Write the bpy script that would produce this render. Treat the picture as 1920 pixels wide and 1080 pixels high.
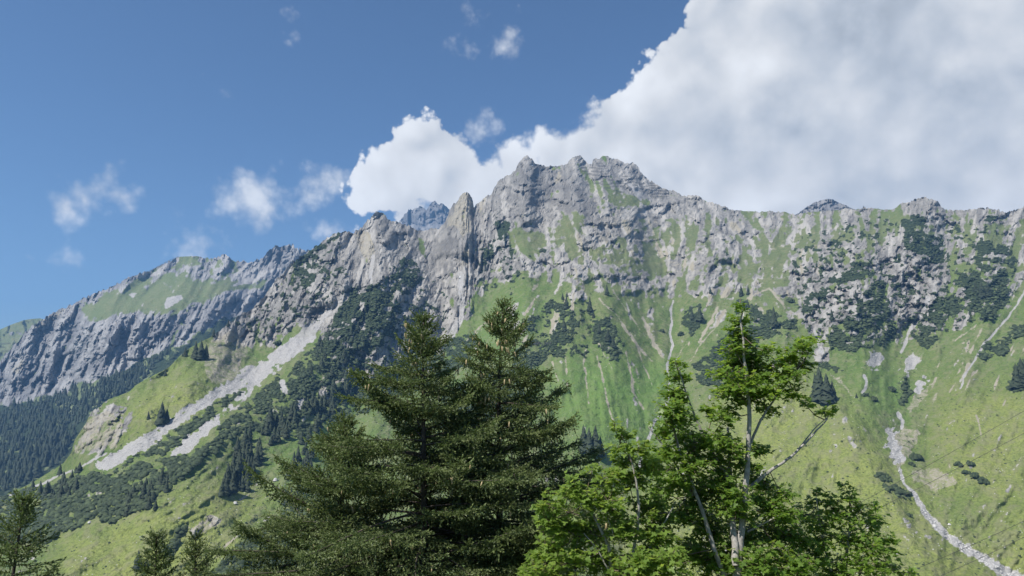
import bpy, math, random
import numpy as np
from mathutils import Vector, Matrix
R = math.radians
rng = np.random.default_rng(7); random.seed(7)
for o in list(bpy.data.objects): bpy.data.objects.remove(o)
scene = bpy.context.scene; COL = scene.collection

# ------------------------------------------------------------------ camera, sky, sun, exposure
PITCH = R(8.0); F = 1321.0
cam_d = bpy.data.cameras.new('camera'); cam = bpy.data.objects.new('camera', cam_d); COL.objects.link(cam)
cam_d.sensor_width = 36.0; cam_d.lens = 36.0*F/1920.0; cam_d.clip_start = 0.1; cam_d.clip_end = 60000
cam.location = (0, 0, 0); cam.rotation_euler = (R(90)+PITCH, 0, 0); scene.camera = cam
scene.render.resolution_x = 1024; scene.render.resolution_y = 576
SUN_EL = R(52); SUN_AZ = R(-124)          # azimuth from +Y (view direction) towards +X
sd = Vector((math.sin(SUN_AZ)*math.cos(SUN_EL), math.cos(SUN_AZ)*math.cos(SUN_EL), math.sin(SUN_EL)))
sl = bpy.data.lights.new('sun', 'SUN'); sl.energy = 4.6; sl.angle = R(0.5); sl.color = (1.0, 0.95, 0.88)
so = bpy.data.objects.new('sun', sl); COL.objects.link(so)
so.rotation_euler = (-sd).to_track_quat('-Z', 'Y').to_euler(); so.location = (-50, -20, 80)
scene.view_settings.view_transform = 'Standard'; scene.view_settings.look = 'None'
scene.view_settings.gamma = 1; scene.view_settings.use_curve_mapping = False
scene.view_settings.exposure = 0.6
scene.cycles.volume_bounces = 0; scene.cycles.max_bounces = 6; scene.cycles.transparent_max_bounces = 8
scene.cycles.diffuse_bounces = 3; scene.cycles.transmission_bounces = 4

def azel(u, v):
    a = (u-960)/F; b = (540-v)/F
    x = a; y = math.cos(PITCH)-b*math.sin(PITCH); z = math.sin(PITCH)+b*math.cos(PITCH)
    return math.atan2(x, y), math.atan2(z, math.hypot(x, y))

class NT:
    def __init__(s, tree): s.t = tree; s.n = tree.nodes; s.l = tree.links
    def node(s, typ, **kw):
        n = s.n.new(typ)
        for k, v in kw.items(): setattr(n, k, v)
        return n
    def put(s, sock, v):
        if v is None: return
        if isinstance(v, bpy.types.NodeSocket): s.l.new(v, sock)
        else: sock.default_value = v
    def m(s, op, a, b=None, c=None, clamp=False):
        n = s.node('ShaderNodeMath', operation=op, use_clamp=clamp)
        s.put(n.inputs[0], a); s.put(n.inputs[1], b); s.put(n.inputs[2], c); return n.outputs[0]
    def vm(s, op, a, b=None, out=0):
        n = s.node('ShaderNodeVectorMath', operation=op); s.put(n.inputs[0], a); s.put(n.inputs[1], b); return n.outputs[out]
    def xyz(s, x, y, z):
        n = s.node('ShaderNodeCombineXYZ'); s.put(n.inputs[0], x); s.put(n.inputs[1], y); s.put(n.inputs[2], z); return n.outputs[0]
    def ss(s, x, a, b, c=0.0, d=1.0):
        n = s.node('ShaderNodeMapRange', interpolation_type='SMOOTHSTEP')
        s.put(n.inputs[0], x); s.put(n.inputs[1], a); s.put(n.inputs[2], b); s.put(n.inputs[3], c); s.put(n.inputs[4], d); return n.outputs[0]
    def noise(s, vec, scale, detail=4, rough=.55, dist=0.0, dim='3D'):
        n = s.node('ShaderNodeTexNoise', noise_dimensions=dim)
        s.put(n.inputs['Vector'], vec); n.inputs['Scale'].default_value = scale; n.inputs['Detail'].default_value = detail
        n.inputs['Roughness'].default_value = rough; n.inputs['Distortion'].default_value = dist; return n.outputs[0]
    def mix(s, f, a, b):
        n = s.node('ShaderNodeMix', data_type='RGBA'); s.put(n.inputs[0], f); s.put(n.inputs[6], a); s.put(n.inputs[7], b); return n.outputs[2]
def rgb(r, g, b): return (r, g, b, 1.0)

world = bpy.data.worlds.new('World'); scene.world = world; world.use_nodes = True
wt = NT(world.node_tree)
for n in list(wt.n): wt.n.remove(n)
wout = wt.node('ShaderNodeOutputWorld')
sky = wt.node('ShaderNodeTexSky'); sky.sky_type = 'NISHITA'; sky.sun_disc = False
sky.sun_elevation = SUN_EL; sky.sun_rotation = SUN_AZ % (2*math.pi); sky.altitude = 1700; sky.air_density = 1.15; sky.dust_density = 0.1; sky.ozone_density = 6.0
SKY_STRENGTH = 0.071
# clouds: soft density field in azimuth / elevation, broken up by noise
tc = wt.node('ShaderNodeTexCoord').outputs['Generated']
sep = wt.node('ShaderNodeSeparateXYZ'); wt.l.new(tc, sep.inputs[0])
az = wt.m('ARCTAN2', sep.outputs[0], sep.outputs[1]); el = wt.m('ARCSINE', sep.outputs[2])
pix = wt.xyz(az, el, 0.0)
warp1 = wt.node('ShaderNodeTexNoise'); wt.put(warp1.inputs['Vector'], tc); warp1.inputs['Scale'].default_value = 7.0; warp1.inputs['Detail'].default_value = 2
wv = wt.vm('SUBTRACT', warp1.outputs['Color'], (0.5, 0.5, 0.5)); wv = wt.vm('MULTIPLY', wv, (0.055, 0.05, 0.0))
pw = wt.vm('ADD', pix, wv)
BIG = [(1385,35,95),(1340,110,92),(1285,165,88),(1225,212,88),(1165,255,80),(1100,288,76),(1030,305,70),(965,312,66),(915,350,68),
       (1470,160,170),(1380,280,150),(1590,60,230),(1800,150,245),(2080,90,270),(1600,300,170),(1760,275,125),(1250,320,110),(1160,350,90),(2300,180,190),
       (1700,-250,330),(2200,-250,380),(1480,-120,160),(785,285,66),(750,325,68),(705,358,52),(835,325,72),(740,362,58),(860,370,66),(1000,370,70),(800,345,62),(775,362,60),(690,374,44),(820,300,60)]
SMALL = [(115,392,34),(160,374,34),(192,350,30),(222,334,20),(238,372,22),(470,362,46),(450,378,36),(490,400,36),(598,346,34),(632,338,22),(570,370,24)]
WISP = [(380,447,52),(135,487,30),(960,74,40),(890,30,30),(872,95,26),(905,240,42),(932,212,20),(612,435,34),(530,380,40),(560,50,24),(425,172,18),
        (-300,300,90),(-520,420,120)]
def field(lst):
    out = None
    for (u, v, r) in lst:
        a, e = azel(u, v); rr_ = r/F
        d = wt.vm('DISTANCE', pw, (a, e, 0.0), out=1)
        f = wt.m('MULTIPLY_ADD', d, -1.0/0.07, rr_/0.07)
        out = f if out is None else wt.m('SMOOTH_MAX', out, f, 0.25)
    return out
n_big = wt.noise(tc, 19.0, 9, 0.58, 0.3)
n_fine = wt.noise(tc, 46.0, 6, 0.6, 0.2)
offs = wt.vm('ADD', tc, (-0.018, 0.0, 0.022))
n_off = wt.noise(offs, 19.0, 5, 0.58, 0.3)
def billow(vec):
    v_ = wt.node('ShaderNodeTexVoronoi', feature='SMOOTH_F1'); wt.put(v_.inputs['Vector'], vec); v_.inputs['Scale'].default_value = 8.5; v_.inputs['Detail'].default_value = 2.5; v_.inputs['Roughness'].default_value = .42; v_.inputs['Smoothness'].default_value = .45
    return v_.outputs['Distance']
wtc = wt.vm('ADD', tc, wt.vm('MULTIPLY', wt.vm('SUBTRACT', warp1.outputs['Color'], (.5, .5, .5)), (.10, .10, .10)))
bil0 = billow(wtc); bil1 = billow(wt.vm('ADD', wtc, (-0.026, 0.0, 0.030)))
n_low = wt.noise(tc, 4.2, 3, 0.5, 0.4)
nz = wt.m('MULTIPLY_ADD', n_big, 2.0, -1.0); nf = wt.m('MULTIPLY_ADD', n_fine, 1.0, -0.5)
vo = wt.node('ShaderNodeTexVoronoi', feature='SMOOTH_F1'); wt.put(vo.inputs['Vector'], wt.vm('ADD', tc, wt.vm('MULTIPLY', wv, (.25, .25, .25)))); vo.inputs['Scale'].default_value = 26.0; vo.inputs['Detail'].default_value = 3.0; vo.inputs['Roughness'].default_value = .55; vo.inputs['Smoothness'].default_value = .35
puff = wt.m('MULTIPLY_ADD', vo.outputs['Distance'], -1.6, .75)
ns = wt.m('ADD', wt.m('MULTIPLY', nz, .8), wt.m('ADD', wt.m('MULTIPLY', nf, 0.65), wt.m('MULTIPLY', puff, .62)))
fb = field(BIG); db = wt.m('MULTIPLY_ADD', ns, 0.46, wt.m('ADD', fb, .27))
fs = wt.m('MULTIPLY_ADD', field(SMALL), 1.5, .36); dsm = wt.m('MULTIPLY_ADD', ns, 0.65, fs)
fw = wt.m('MULTIPLY_ADD', field(WISP), 1.5, .5); dw = wt.m('MULTIPLY_ADD', ns, 1.1, fw)
ab = wt.ss(wt.m('DIVIDE', db, wt.ss(n_low, .50, .68, .13, .40)), -0.05, 1.0); asm = wt.ss(dsm, -.1, 0.9, 0.0, 0.9); aw = wt.ss(dw, -.1, 1.2, 0.0, 0.66)
# other cumulus over the rest of the sky, outside the view
gen = wt.m('MULTIPLY', wt.ss(wt.noise(tc, 3.0, 7, 0.6, 0.3), 0.56, 0.68), wt.ss(sep.outputs[1], 0.35, -0.1))
gen = wt.m('MULTIPLY', gen, wt.ss(sep.outputs[2], 0.05, 0.25))
alpha = wt.m('MAXIMUM', wt.m('MAXIMUM', ab, asm), wt.m('MAXIMUM', aw, gen))
emb = wt.m('SUBTRACT', n_big, n_off)                                  # billows brighter on the sunward side
core = wt.ss(wt.m('MULTIPLY_ADD', n_low, 2.2, wt.m('SUBTRACT', db, 1.75)), 0.0, 1.9)
edge = wt.ss(db, 0.15, 0.9, 1.0, 0.0)
lum = wt.m('MULTIPLY_ADD', core, -0.17, 0.90)
lum = wt.m('MULTIPLY_ADD', edge, 0.12, lum)
lum = wt.m('MULTIPLY_ADD', emb, 0.10, lum)
lum = wt.m('MULTIPLY_ADD', wt.m('SUBTRACT', bil1, bil0), 0.42, lum)
lum = wt.m('MULTIPLY_ADD', puff, 0.10, lum)
lum = wt.m('MINIMUM', wt.m('MAXIMUM', lum, 0.5), 1.08)
ccol = wt.mix(wt.ss(lum, 0.55, 0.9), rgb(0.90, 0.965, 1.05), rgb(0.98, 0.99, 1.0))
CLOUD = 0.66
bg1 = wt.node('ShaderNodeBackground'); wt.l.new(sky.outputs[0], bg1.inputs[0]); bg1.inputs[1].default_value = SKY_STRENGTH
bg2 = wt.node('ShaderNodeBackground'); wt.l.new(ccol, bg2.inputs[0]); wt.l.new(wt.m('MULTIPLY', lum, CLOUD), bg2.inputs[1])
mx = wt.node('ShaderNodeMixShader'); wt.l.new(alpha, mx.inputs[0]); wt.l.new(bg1.outputs[0], mx.inputs[1]); wt.l.new(bg2.outputs[0], mx.inputs[2])
wt.l.new(mx.outputs[0], wout.inputs[0])

# ------------------------------------------------------------------ helpers
def ratios(u, v):
    a = (np.asarray(u, float)-960)/F; b = (540-np.asarray(v, float))/F
    Y = math.cos(PITCH)-b*math.sin(PITCH); Z = math.sin(PITCH)+b*math.cos(PITCH)
    return a/Y, Z/Y
def W3(u, v, q):
    x, z = ratios(u, v); return Vector((float(x)*q, q, float(z)*q))
_T = rng.random((8, 256, 256))
def vnoise(x, y, s=0):
    T = _T[s % 8]; ox = (s*37.7) % 256; oy = (s*91.3) % 256
    x = x+ox; y = y+oy
    xi = np.floor(x).astype(np.int64); yi = np.floor(y).astype(np.int64); fx = x-xi; fy = y-yi
    fx = fx*fx*fx*(fx*(fx*6-15)+10); fy = fy*fy*fy*(fy*(fy*6-15)+10)
    x0 = xi & 255; x1 = (xi+1) & 255; y0 = yi & 255; y1 = (yi+1) & 255
    a = T[y0, x0]; b = T[y0, x1]; c = T[y1, x0]; d = T[y1, x1]
    return a+(b-a)*fx+(c-a)*fy+(a-b-c+d)*fx*fy
def fbm(x, y, s=0, o=5, g=.5, l=2.03):
    r = np.zeros_like(x, dtype=float); a = 1.; t = 0.
    for i in range(o):
        r += a*vnoise(x, y, s+i); t += a; a *= g; x = x*l; y = y*l
    return r/t
def ridged(x, y, s=0, o=5, g=.55, l=2.1):
    r = np.zeros_like(x, dtype=float); a = 1.; t = 0.
    for i in range(o):
        r += a*(1-np.abs(2*vnoise(x, y, s+i)-1)); t += a; a *= g; x = x*l; y = y*l
    return r/t
def sstep(x, a, b):
    t = np.clip((x-a)/(b-a), 0, 1); return t*t*(3-2*t)
def blur(A, r):
    r = int(r)
    if r < 1: return A
    for _ in range(2):
        for ax in (0, 1):
            P = np.pad(A, [(r+1, r) if k == ax else (0, 0) for k in (0, 1)], mode='edge')
            c = np.cumsum(P, axis=ax); n = A.shape[ax]
            A = (np.take(c, range(2*r+1, 2*r+1+n), axis=ax)-np.take(c, range(0, n), axis=ax))/(2*r+1)
    return A

_C = np.random.default_rng(77).random((5, 128, 128))
def facets(x, y, s=0, tilt=1.0):
    """broken rock: cells, each a tilted plane with its own height; also one random value per cell"""
    x = x+s*17.3; y = y+s*9.1; i = np.floor(x).astype(int); j = np.floor(y).astype(int); best = np.full(x.shape, 9.); h = np.zeros(x.shape); c = np.zeros(x.shape)
    for di in (-1, 0, 1):
        for dj in (-1, 0, 1):
            a = (i+di) & 127; b = (j+dj) & 127; dx = x-(i+di+_C[0, b, a]); dy = y-(j+dj+_C[1, b, a]); d = dx*dx+dy*dy; m = d < best
            best = np.where(m, d, best); h = np.where(m, (_C[2, b, a]-.5)+tilt*((_C[3, b, a]-.5)*dx*1.6+(_C[4, b, a]-.35)*dy*1.6), h); c = np.where(m, _C[2, a, b], c)
    return h, c
class Raster:
    """working grid of one terrain sheet; masks and relief are laid out over it"""
    def __init__(s, x0, x1, y0, y1, st, warp=1.0, seed=0):
        s.x0, s.y0, s.st = x0, y0, st
        s.W = int((x1-x0)/st)+1; s.H = int((y1-y0)/st)+1
        s.X, s.Y = np.meshgrid(x0+st*np.arange(s.W), y0+st*np.arange(s.H))
        n1 = fbm(s.X/38, s.Y/38, 1+seed, 5, .6)-.5; n2 = fbm(s.X/38, s.Y/38, 4+seed, 5, .6)-.5
        s.wx = s.X+n1*34*warp; s.wy = s.Y+n2*34*warp
        s.hx = s.X+n1*9; s.hy = s.Y+n2*9
    def poly(s, pts, w=True):
        px = s.wx if w is True else (s.hx if w == 'soft' else s.X); py = s.wy if w is True else (s.hy if w == 'soft' else s.Y)
        p = np.array(pts, float); m = np.zeros(s.X.shape, bool)
        i0 = max(0, int((p[:, 0].min()-30-s.x0)/s.st)); i1 = min(s.W, int((p[:, 0].max()+30-s.x0)/s.st)+1)
        j0 = max(0, int((p[:, 1].min()-30-s.y0)/s.st)); j1 = min(s.H, int((p[:, 1].max()+30-s.y0)/s.st)+1)
        if i1 <= i0 or j1 <= j0: return m
        x = px[j0:j1, i0:i1]; y = py[j0:j1, i0:i1]; mm = np.zeros(x.shape, bool)
        for (xa, ya), (xb, yb) in zip(p, np.roll(p, -1, 0)):
            if ya == yb: continue
            mm ^= ((ya > y) != (yb > y)) & (x < (xb-xa)*(y-ya)/(yb-ya)+xa)
        m[j0:j1, i0:i1] = mm; return m
    def dist(s, pts, reach, w='soft'):
        px = s.hx if w == 'soft' else s.X; py = s.hy if w == 'soft' else s.Y
        p = np.array(pts, float); D = np.full(s.X.shape, 1e6); Tt = np.zeros(s.X.shape)
        i0 = max(0, int((p[:, 0].min()-reach-15-s.x0)/s.st)); i1 = min(s.W, int((p[:, 0].max()+reach+15-s.x0)/s.st)+1)
        j0 = max(0, int((p[:, 1].min()-reach-15-s.y0)/s.st)); j1 = min(s.H, int((p[:, 1].max()+reach+15-s.y0)/s.st)+1)
        if i1 <= i0 or j1 <= j0: return D, Tt
        x = px[j0:j1, i0:i1]; y = py[j0:j1, i0:i1]; d = D[j0:j1, i0:i1].copy(); tt = Tt[j0:j1, i0:i1].copy(); n = len(p)-1
        for k, ((xa, ya), (xb, yb)) in enumerate(zip(p[:-1], p[1:])):
            L = (xb-xa)**2+(yb-ya)**2
            t = np.clip(((x-xa)*(xb-xa)+(y-ya)*(yb-ya))/L, 0, 1)
            e = np.hypot(x-xa-t*(xb-xa), y-ya-t*(yb-ya)); b = e < d
            d[b] = e[b]; tt[b] = ((k+t)/n)[b]
        D[j0:j1, i0:i1] = d; Tt[j0:j1, i0:i1] = tt; return D, Tt
    def sample(s, A, u, v):
        x = np.clip((np.asarray(u, float)-s.x0)/s.st, 0, s.W-1.001); y = np.clip((np.asarray(v, float)-s.y0)/s.st, 0, s.H-1.001)
        i = x.astype(int); j = y.astype(int); fx = x-i; fy = y-j
        return (A[j, i]*(1-fx)+A[j, i+1]*fx)*(1-fy)+(A[j+1, i]*(1-fx)+A[j+1, i+1]*fx)*fy
    def flow(s, ctrl):
        sx = np.zeros(s.X.shape); sy = np.zeros(s.X.shape); sw = np.zeros(s.X.shape)
        for (x, y, dx, dy) in ctrl:
            L = math.hypot(dx, dy); w = 1/((s.X-x)**2+(s.Y-y)**2+400)**1.4
            sx += w*dx/L; sy += w*dy/L; sw += w
        L = np.hypot(sx, sy)+1e-9; return sx/L, sy/L
    def lic(s, fl, width, length, seed):
        N = np.random.default_rng(seed).random(s.X.shape); N = blur(N, max(1, round(width/s.st/2))) if width > s.st else N
        N = (N-N.mean())/N.std(); acc = N.copy(); tot = 1.; K = 14; step = length/2/K/s.st
        for sg in (1, -1):
            x = (s.X-s.x0)/s.st; y = (s.Y-s.y0)/s.st; x = x.copy(); y = y.copy()
            for k in range(K):
                i = np.clip(x, 0, s.W-1).astype(int); j = np.clip(y, 0, s.H-1).astype(int)
                x += sg*step*fl[0][j, i]; y += sg*step*fl[1][j, i]
                i = np.clip(x, 0, s.W-1).astype(int); j = np.clip(y, 0, s.H-1).astype(int)
                w = 1-(k+1)/(K+1); acc += w*N[j, i]; tot += w
        acc = acc-acc.mean(); return acc/acc.std()

def link(o, parent=None):
    COL.objects.link(o)
    if parent is not None: o.parent = parent
    return o
def tag(o, label=None, cat=None, group=None, kind=None):
    if label: o['label'] = label
    if cat: o['category'] = cat
    if group: o['group'] = group
    if kind: o['kind'] = kind
    return o
def empty(name, loc, **kw):
    o = bpy.data.objects.new(name, None); o.location = loc; o.empty_display_size = 0.2; link(o); return tag(o, **kw)
def np_mesh(name, V, Fc, mats, smooth=False, attrs=None, midx=None):
    """V (n,3); Fc (m,k) faces of k corners"""
    V = np.asarray(V, np.float32); Fc = np.asarray(Fc, np.int32); k = Fc.shape[1]
    me = bpy.data.meshes.new(name); me.vertices.add(len(V)); me.vertices.foreach_set('co', V.ravel())
    me.loops.add(Fc.size); me.loops.foreach_set('vertex_index', Fc.ravel())
    me.polygons.add(len(Fc)); me.polygons.foreach_set('loop_start', np.arange(0, Fc.size, k, dtype=np.int32))
    me.update(calc_edges=True)
    if isinstance(smooth, np.ndarray): me.polygons.foreach_set('use_smooth', smooth)
    elif smooth: me.polygons.foreach_set('use_smooth', np.ones(len(Fc), bool))
    for m in (mats if isinstance(mats, (list, tuple)) else [mats]): me.materials.append(m)
    if midx is not None: me.polygons.foreach_set('material_index', np.asarray(midx, np.int32))
    for nm, (typ, A) in (attrs or {}).items():
        at = me.attributes.new(nm, typ, 'POINT'); at.data.foreach_set('value' if typ == 'FLOAT' else 'color', np.asarray(A, np.float32).ravel())
    return me
def obj(name, me, parent=None): return link(bpy.data.objects.new(name, me), parent)

# ------------------------------------------------------------------ materials
def new_mat(name):
    m = bpy.data.materials.new(name); m.use_nodes = True; t = NT(m.node_tree); b = t.n['Principled BSDF']
    b.inputs['Specular IOR Level'].default_value = 0.2; b.inputs['Roughness'].default_value = 0.9
    return m, t, b
def terrain_mat(name, rockA, rockB, rockC, scale=1.0, haze_grey=0.0):
    m, t, b = new_mat(name)
    A = t.node('ShaderNodeAttribute', attribute_name='cover'); B = t.node('ShaderNodeAttribute', attribute_name='detail')
    sa = t.node('ShaderNodeSeparateColor'); t.l.new(A.outputs['Color'], sa.inputs[0]); sb = t.node('ShaderNodeSeparateColor'); t.l.new(B.outputs['Color'], sb.inputs[0])
    grass, scrub, scree, tan = sa.outputs[0], sa.outputs[1], sa.outputs[2], A.outputs['Alpha']
    streak, dark, yellow, lush = sb.outputs[0], sb.outputs[1], sb.outputs[2], B.outputs['Alpha']
    P = t.node('ShaderNodeTexCoord').outputs['Object']
    n1 = t.noise(P, .012/scale, 6, .6); n2 = t.noise(P, .09/scale, 5, .65); n3 = t.noise(P, .35/scale, 4, .7)
    rk = t.mix(t.ss(t.m('ADD', t.m('MULTIPLY', n2, .6), t.m('MULTIPLY', n3, .4)), .36, .64), rockA, rockB)
    rk = t.mix(t.ss(streak, .35, .85, 0, .75), rk, rockC)
    rk = t.mix(t.m('MULTIPLY', t.ss(n3, .54, .68), .5), rk, rgb(.065, .066, .07))
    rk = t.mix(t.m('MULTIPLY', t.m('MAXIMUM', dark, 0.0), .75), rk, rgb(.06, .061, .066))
    gr = t.mix(t.ss(n1, .3, .7), rgb(.118, .180, .050), rgb(.170, .218, .074))
    gr = t.mix(t.m('MULTIPLY', yellow, t.ss(n2, .1, .75, .65, 1.0)), gr, rgb(.285, .315, .092))
    gr = t.mix(t.m('MULTIPLY', t.ss(n3, .42, .66), .55), gr, rgb(.058, .088, .028))
    gr = t.mix(t.m('MULTIPLY', t.ss(t.noise(P, .16/scale, 3, .6), .58, .72), .45), gr, rgb(.24, .235, .15))
    gr = t.mix(t.m('MULTIPLY', t.ss(t.noise(P, .9/scale, 3, .7), .45, .7), .4), gr, rgb(.070, .105, .032))
    gr = t.mix(t.m('MAXIMUM', t.m('MULTIPLY', dark, -1.0), 0.0), gr, t.mix(n2, rgb(.105, .128, .062), rgb(.165, .165, .105)))
    if haze_grey: gr = t.mix(haze_grey, gr, rgb(.15, .165, .11))  # distance haze put into the grass colour: far turf mixed towards grey-green
    gr = t.mix(t.m('MULTIPLY', t.ss(t.m('ADD', n2, t.m('MULTIPLY', streak, .25)), .56, .78), .55), gr, rgb(.22, .22, .125))
    gr = t.mix(t.m('MULTIPLY', lush, .8), gr, rgb(.130, .235, .055))
    sc = t.mix(n2, rgb(.29, .285, .275), rgb(.47, .46, .445)); sc = t.mix(t.ss(n3, .50, .68, 0, .65), sc, rgb(.22, .215, .21)); sc = t.mix(t.ss(n1, .55, .75, 0, .35), sc, rgb(.20, .20, .14))
    tn = t.mix(n2, rgb(.26, .235, .175), rgb(.40, .37, .295))
    pn = t.mix(t.ss(n3, .35, .7), rgb(.026, .040, .020), rgb(.050, .070, .034))
    # finer break-up of the borders between covers
    j = t.m('MULTIPLY_ADD', n3, .7, -.35); j2 = t.m('MULTIPLY_ADD', n2, .5, -.25); jj = t.m('ADD', j, j2)
    c = t.mix(t.ss(t.m('ADD', grass, jj), .30, .70), rk, gr)
    c = t.mix(t.ss(t.m('ADD', tan, jj), .40, .66), c, tn)
    c = t.mix(t.ss(t.m('ADD', scree, jj), .42, .62), c, sc)
    c = t.mix(t.ss(t.m('ADD', scrub, jj), .42, .6), c, pn)
    t.l.new(c, b.inputs['Base Color']); b.inputs['Roughness'].default_value = .95; b.inputs['Specular IOR Level'].default_value = .1
    bp = t.node('ShaderNodeBump'); bp.inputs['Strength'].default_value = .8; bp.inputs['Distance'].default_value = 3.0*scale
    t.l.new(t.m('ADD', n3, t.m('MULTIPLY', n2, 2.2)), bp.inputs['Height']); t.l.new(bp.outputs[0], b.inputs['Normal'])
    return m
M_MAIN = terrain_mat('limestone_and_turf', rgb(.178, .172, .160), rgb(.315, .303, .280), rgb(.445, .427, .393))
M_FAR = terrain_mat('far_limestone', rgb(.18, .18, .185), rgb(.28, .28, .282), rgb(.40, .393, .38), 1.5, .5)
def foliage_mat(name, dark, light, trans, attr=True, rough=.6, objvar=.0, tw=.3):
    m, t, b = new_mat(name)
    if attr: v = t.node('ShaderNodeAttribute', attribute_name='shade').outputs['Fac']
    else: v = t.noise(t.node('ShaderNodeTexCoord').outputs['Object'], .5, 3)
    c = t.mix(v, dark, light)
    if objvar:
        oi = t.node('ShaderNodeObjectInfo').outputs['Random']; c = t.mix(t.m('MULTIPLY', oi, objvar), c, light)
    t.l.new(c, b.inputs['Base Color']); b.inputs['Roughness'].default_value = rough; b.inputs['Specular IOR Level'].default_value = .3
    if trans:
        tr = t.node('ShaderNodeBsdfTranslucent'); t.l.new(t.mix(v, trans, tuple(min(1, x*1.5) for x in trans[:3])+(1,)), tr.inputs[0])
        ms = t.node('ShaderNodeMixShader'); ms.inputs[0].default_value = tw
        t.l.new(b.outputs[0], ms.inputs[1]); t.l.new(tr.outputs[0], ms.inputs[2]); t.l.new(ms.outputs[0], t.n['Material Output'].inputs[0])
    return m
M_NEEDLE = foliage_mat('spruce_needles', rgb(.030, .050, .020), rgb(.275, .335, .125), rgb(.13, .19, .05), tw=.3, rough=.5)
M_LEAF = foliage_mat('maple_leaves', rgb(.055, .115, .020), rgb(.175, .27, .050), rgb(.32, .46, .06), tw=.45, rough=.38)
M_LEAF2 = foliage_mat('young_maple_leaves', rgb(.075, .14, .026), rgb(.22, .31, .065), rgb(.38, .50, .08), tw=.45, rough=.42)
M_CONIFER = foliage_mat('far_conifer_needles', rgb(.014, .022, .014), rgb(.042, .058, .030), None, rough=.8, objvar=.5)
M_SCRUB = foliage_mat('dwarf_pine_needles', rgb(.020, .032, .016), rgb(.072, .098, .042), None, rough=.85)
def simple(name, ca, cb, scale, rough=.85, metal=0., stretch=None):
    m, t, b = new_mat(name); P = t.node('ShaderNodeTexCoord').outputs['Object']
    if stretch: P = t.vm('MULTIPLY', P, stretch)
    n = t.noise(P, scale, 5, .65); t.l.new(t.mix(t.ss(n, .3, .7), ca, cb), b.inputs['Base Color'])
    b.inputs['Roughness'].default_value = rough; b.inputs['Metallic'].default_value = metal
    bp = t.node('ShaderNodeBump'); bp.inputs['Strength'].default_value = .3; bp.inputs['Distance'].default_value = .02; t.l.new(n, bp.inputs['Height']); t.l.new(bp.outputs[0], b.inputs['Normal'])
    return m
M_BARK = simple('spruce_bark', rgb(.045, .036, .028), rgb(.10, .085, .07), 14)
M_MBARK = simple('maple_bark', rgb(.20, .187, .17), rgb(.42, .40, .365), 22, stretch=(1, 1, .6))
M_MTWIG = simple('maple_twig', rgb(.10, .075, .05), rgb(.20, .16, .12), 20)
M_CONE = simple('spruce_cone', rgb(.34, .265, .14), rgb(.50, .41, .24), 40)
M_STEEL = simple('weathered_steel', rgb(.075, .072, .07), rgb(.13, .125, .12), .5, .7)
M_WIRE = simple('wire', rgb(.05, .05, .052), rgb(.09, .09, .09), 3, .6)
M_STONE = simple('pale_boulder', rgb(.36, .355, .34), rgb(.60, .59, .57), .6)
M_GROUND = simple('meadow', rgb(.05, .085, .02), rgb(.10, .125, .035), .3)

# ------------------------------------------------------------------ terrain sheets
def jag(x, amp, seed): return (fbm(x/13, x*0+seed*7.3, seed, 4, .6)-.5)*amp
def build_sheet(name, rs, ridge, q, cover, detail, mat, ustep, nrow, vbot, rows_back=((15, .5), (60, .6), (180, .7), (420, .75), (900, .8)), jagamp=5, u0=None, u1=None, label=None, power=1.0):
    u = np.arange(rs.x0 if u0 is None else u0, (rs.x0+(rs.W-1)*rs.st if u1 is None else u1)+.1, ustep)
    rp = np.array(ridge, float); rv = np.interp(u, rp[:, 0], rp[:, 1]); rk0 = 1-rs.sample(cover[0], u, rv+4); rv = rv+jag(u, jagamp, 3)*(.3+.7*rk0)+(ridged(u/7., u*0+3.3, 5, 3, .6)-.6)*jagamp*1.7*rk0
    t = (np.arange(nrow)/(nrow-1))**power
    V = rv[None, :]+(vbot-rv)[None, :]*t[:, None]; U = np.repeat(u[None, :], nrow, 0)
    Q = rs.sample(q, U, V)
    # crest: keep the depth of the rows just under it
    x, z = ratios(U, V); P = np.stack([x*Q, Q, z*Q], -1)
    cv = np.stack([rs.sample(c, U, V) for c in cover], -1); dt = np.stack([rs.sample(c, U, V) for c in detail], -1)
    back = []
    for d, sl_ in rows_back[::-1]:
        k = (Q[0]+d)/Q[0]; b = P[0].copy(); b[:, 0] *= k; b[:, 1] *= k; b[:, 2] -= d*sl_; back.append(b)
    nb = len(back); P = np.concatenate([np.stack(back, 0), P], 0)
    cv = np.concatenate([np.repeat(cv[:1], nb, 0), cv], 0); dt = np.concatenate([np.repeat(dt[:1], nb, 0), dt], 0)
    H, Wd = P.shape[:2]; I = np.arange(H*Wd).reshape(H, Wd)
    Fc = np.stack([I[1:, :-1], I[1:, 1:], I[:-1, 1:], I[:-1, :-1]], -1).reshape(-1, 4)
    rck = 1-cv.reshape(-1, 4)[:, 0]; smf = (rck[Fc].mean(1) < .45) | (cv.reshape(-1, 4)[Fc, 2].mean(1) > .5)
    me = np_mesh(name, P.reshape(-1, 3), Fc, mat, smf, {'cover': ('FLOAT_COLOR', cv.reshape(-1, 4)), 'detail': ('FLOAT_COLOR', dt.reshape(-1, 4))})
    o = obj(name, me); o['kind'] = 'structure'
    if label: o['label'] = label
    return o
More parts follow.
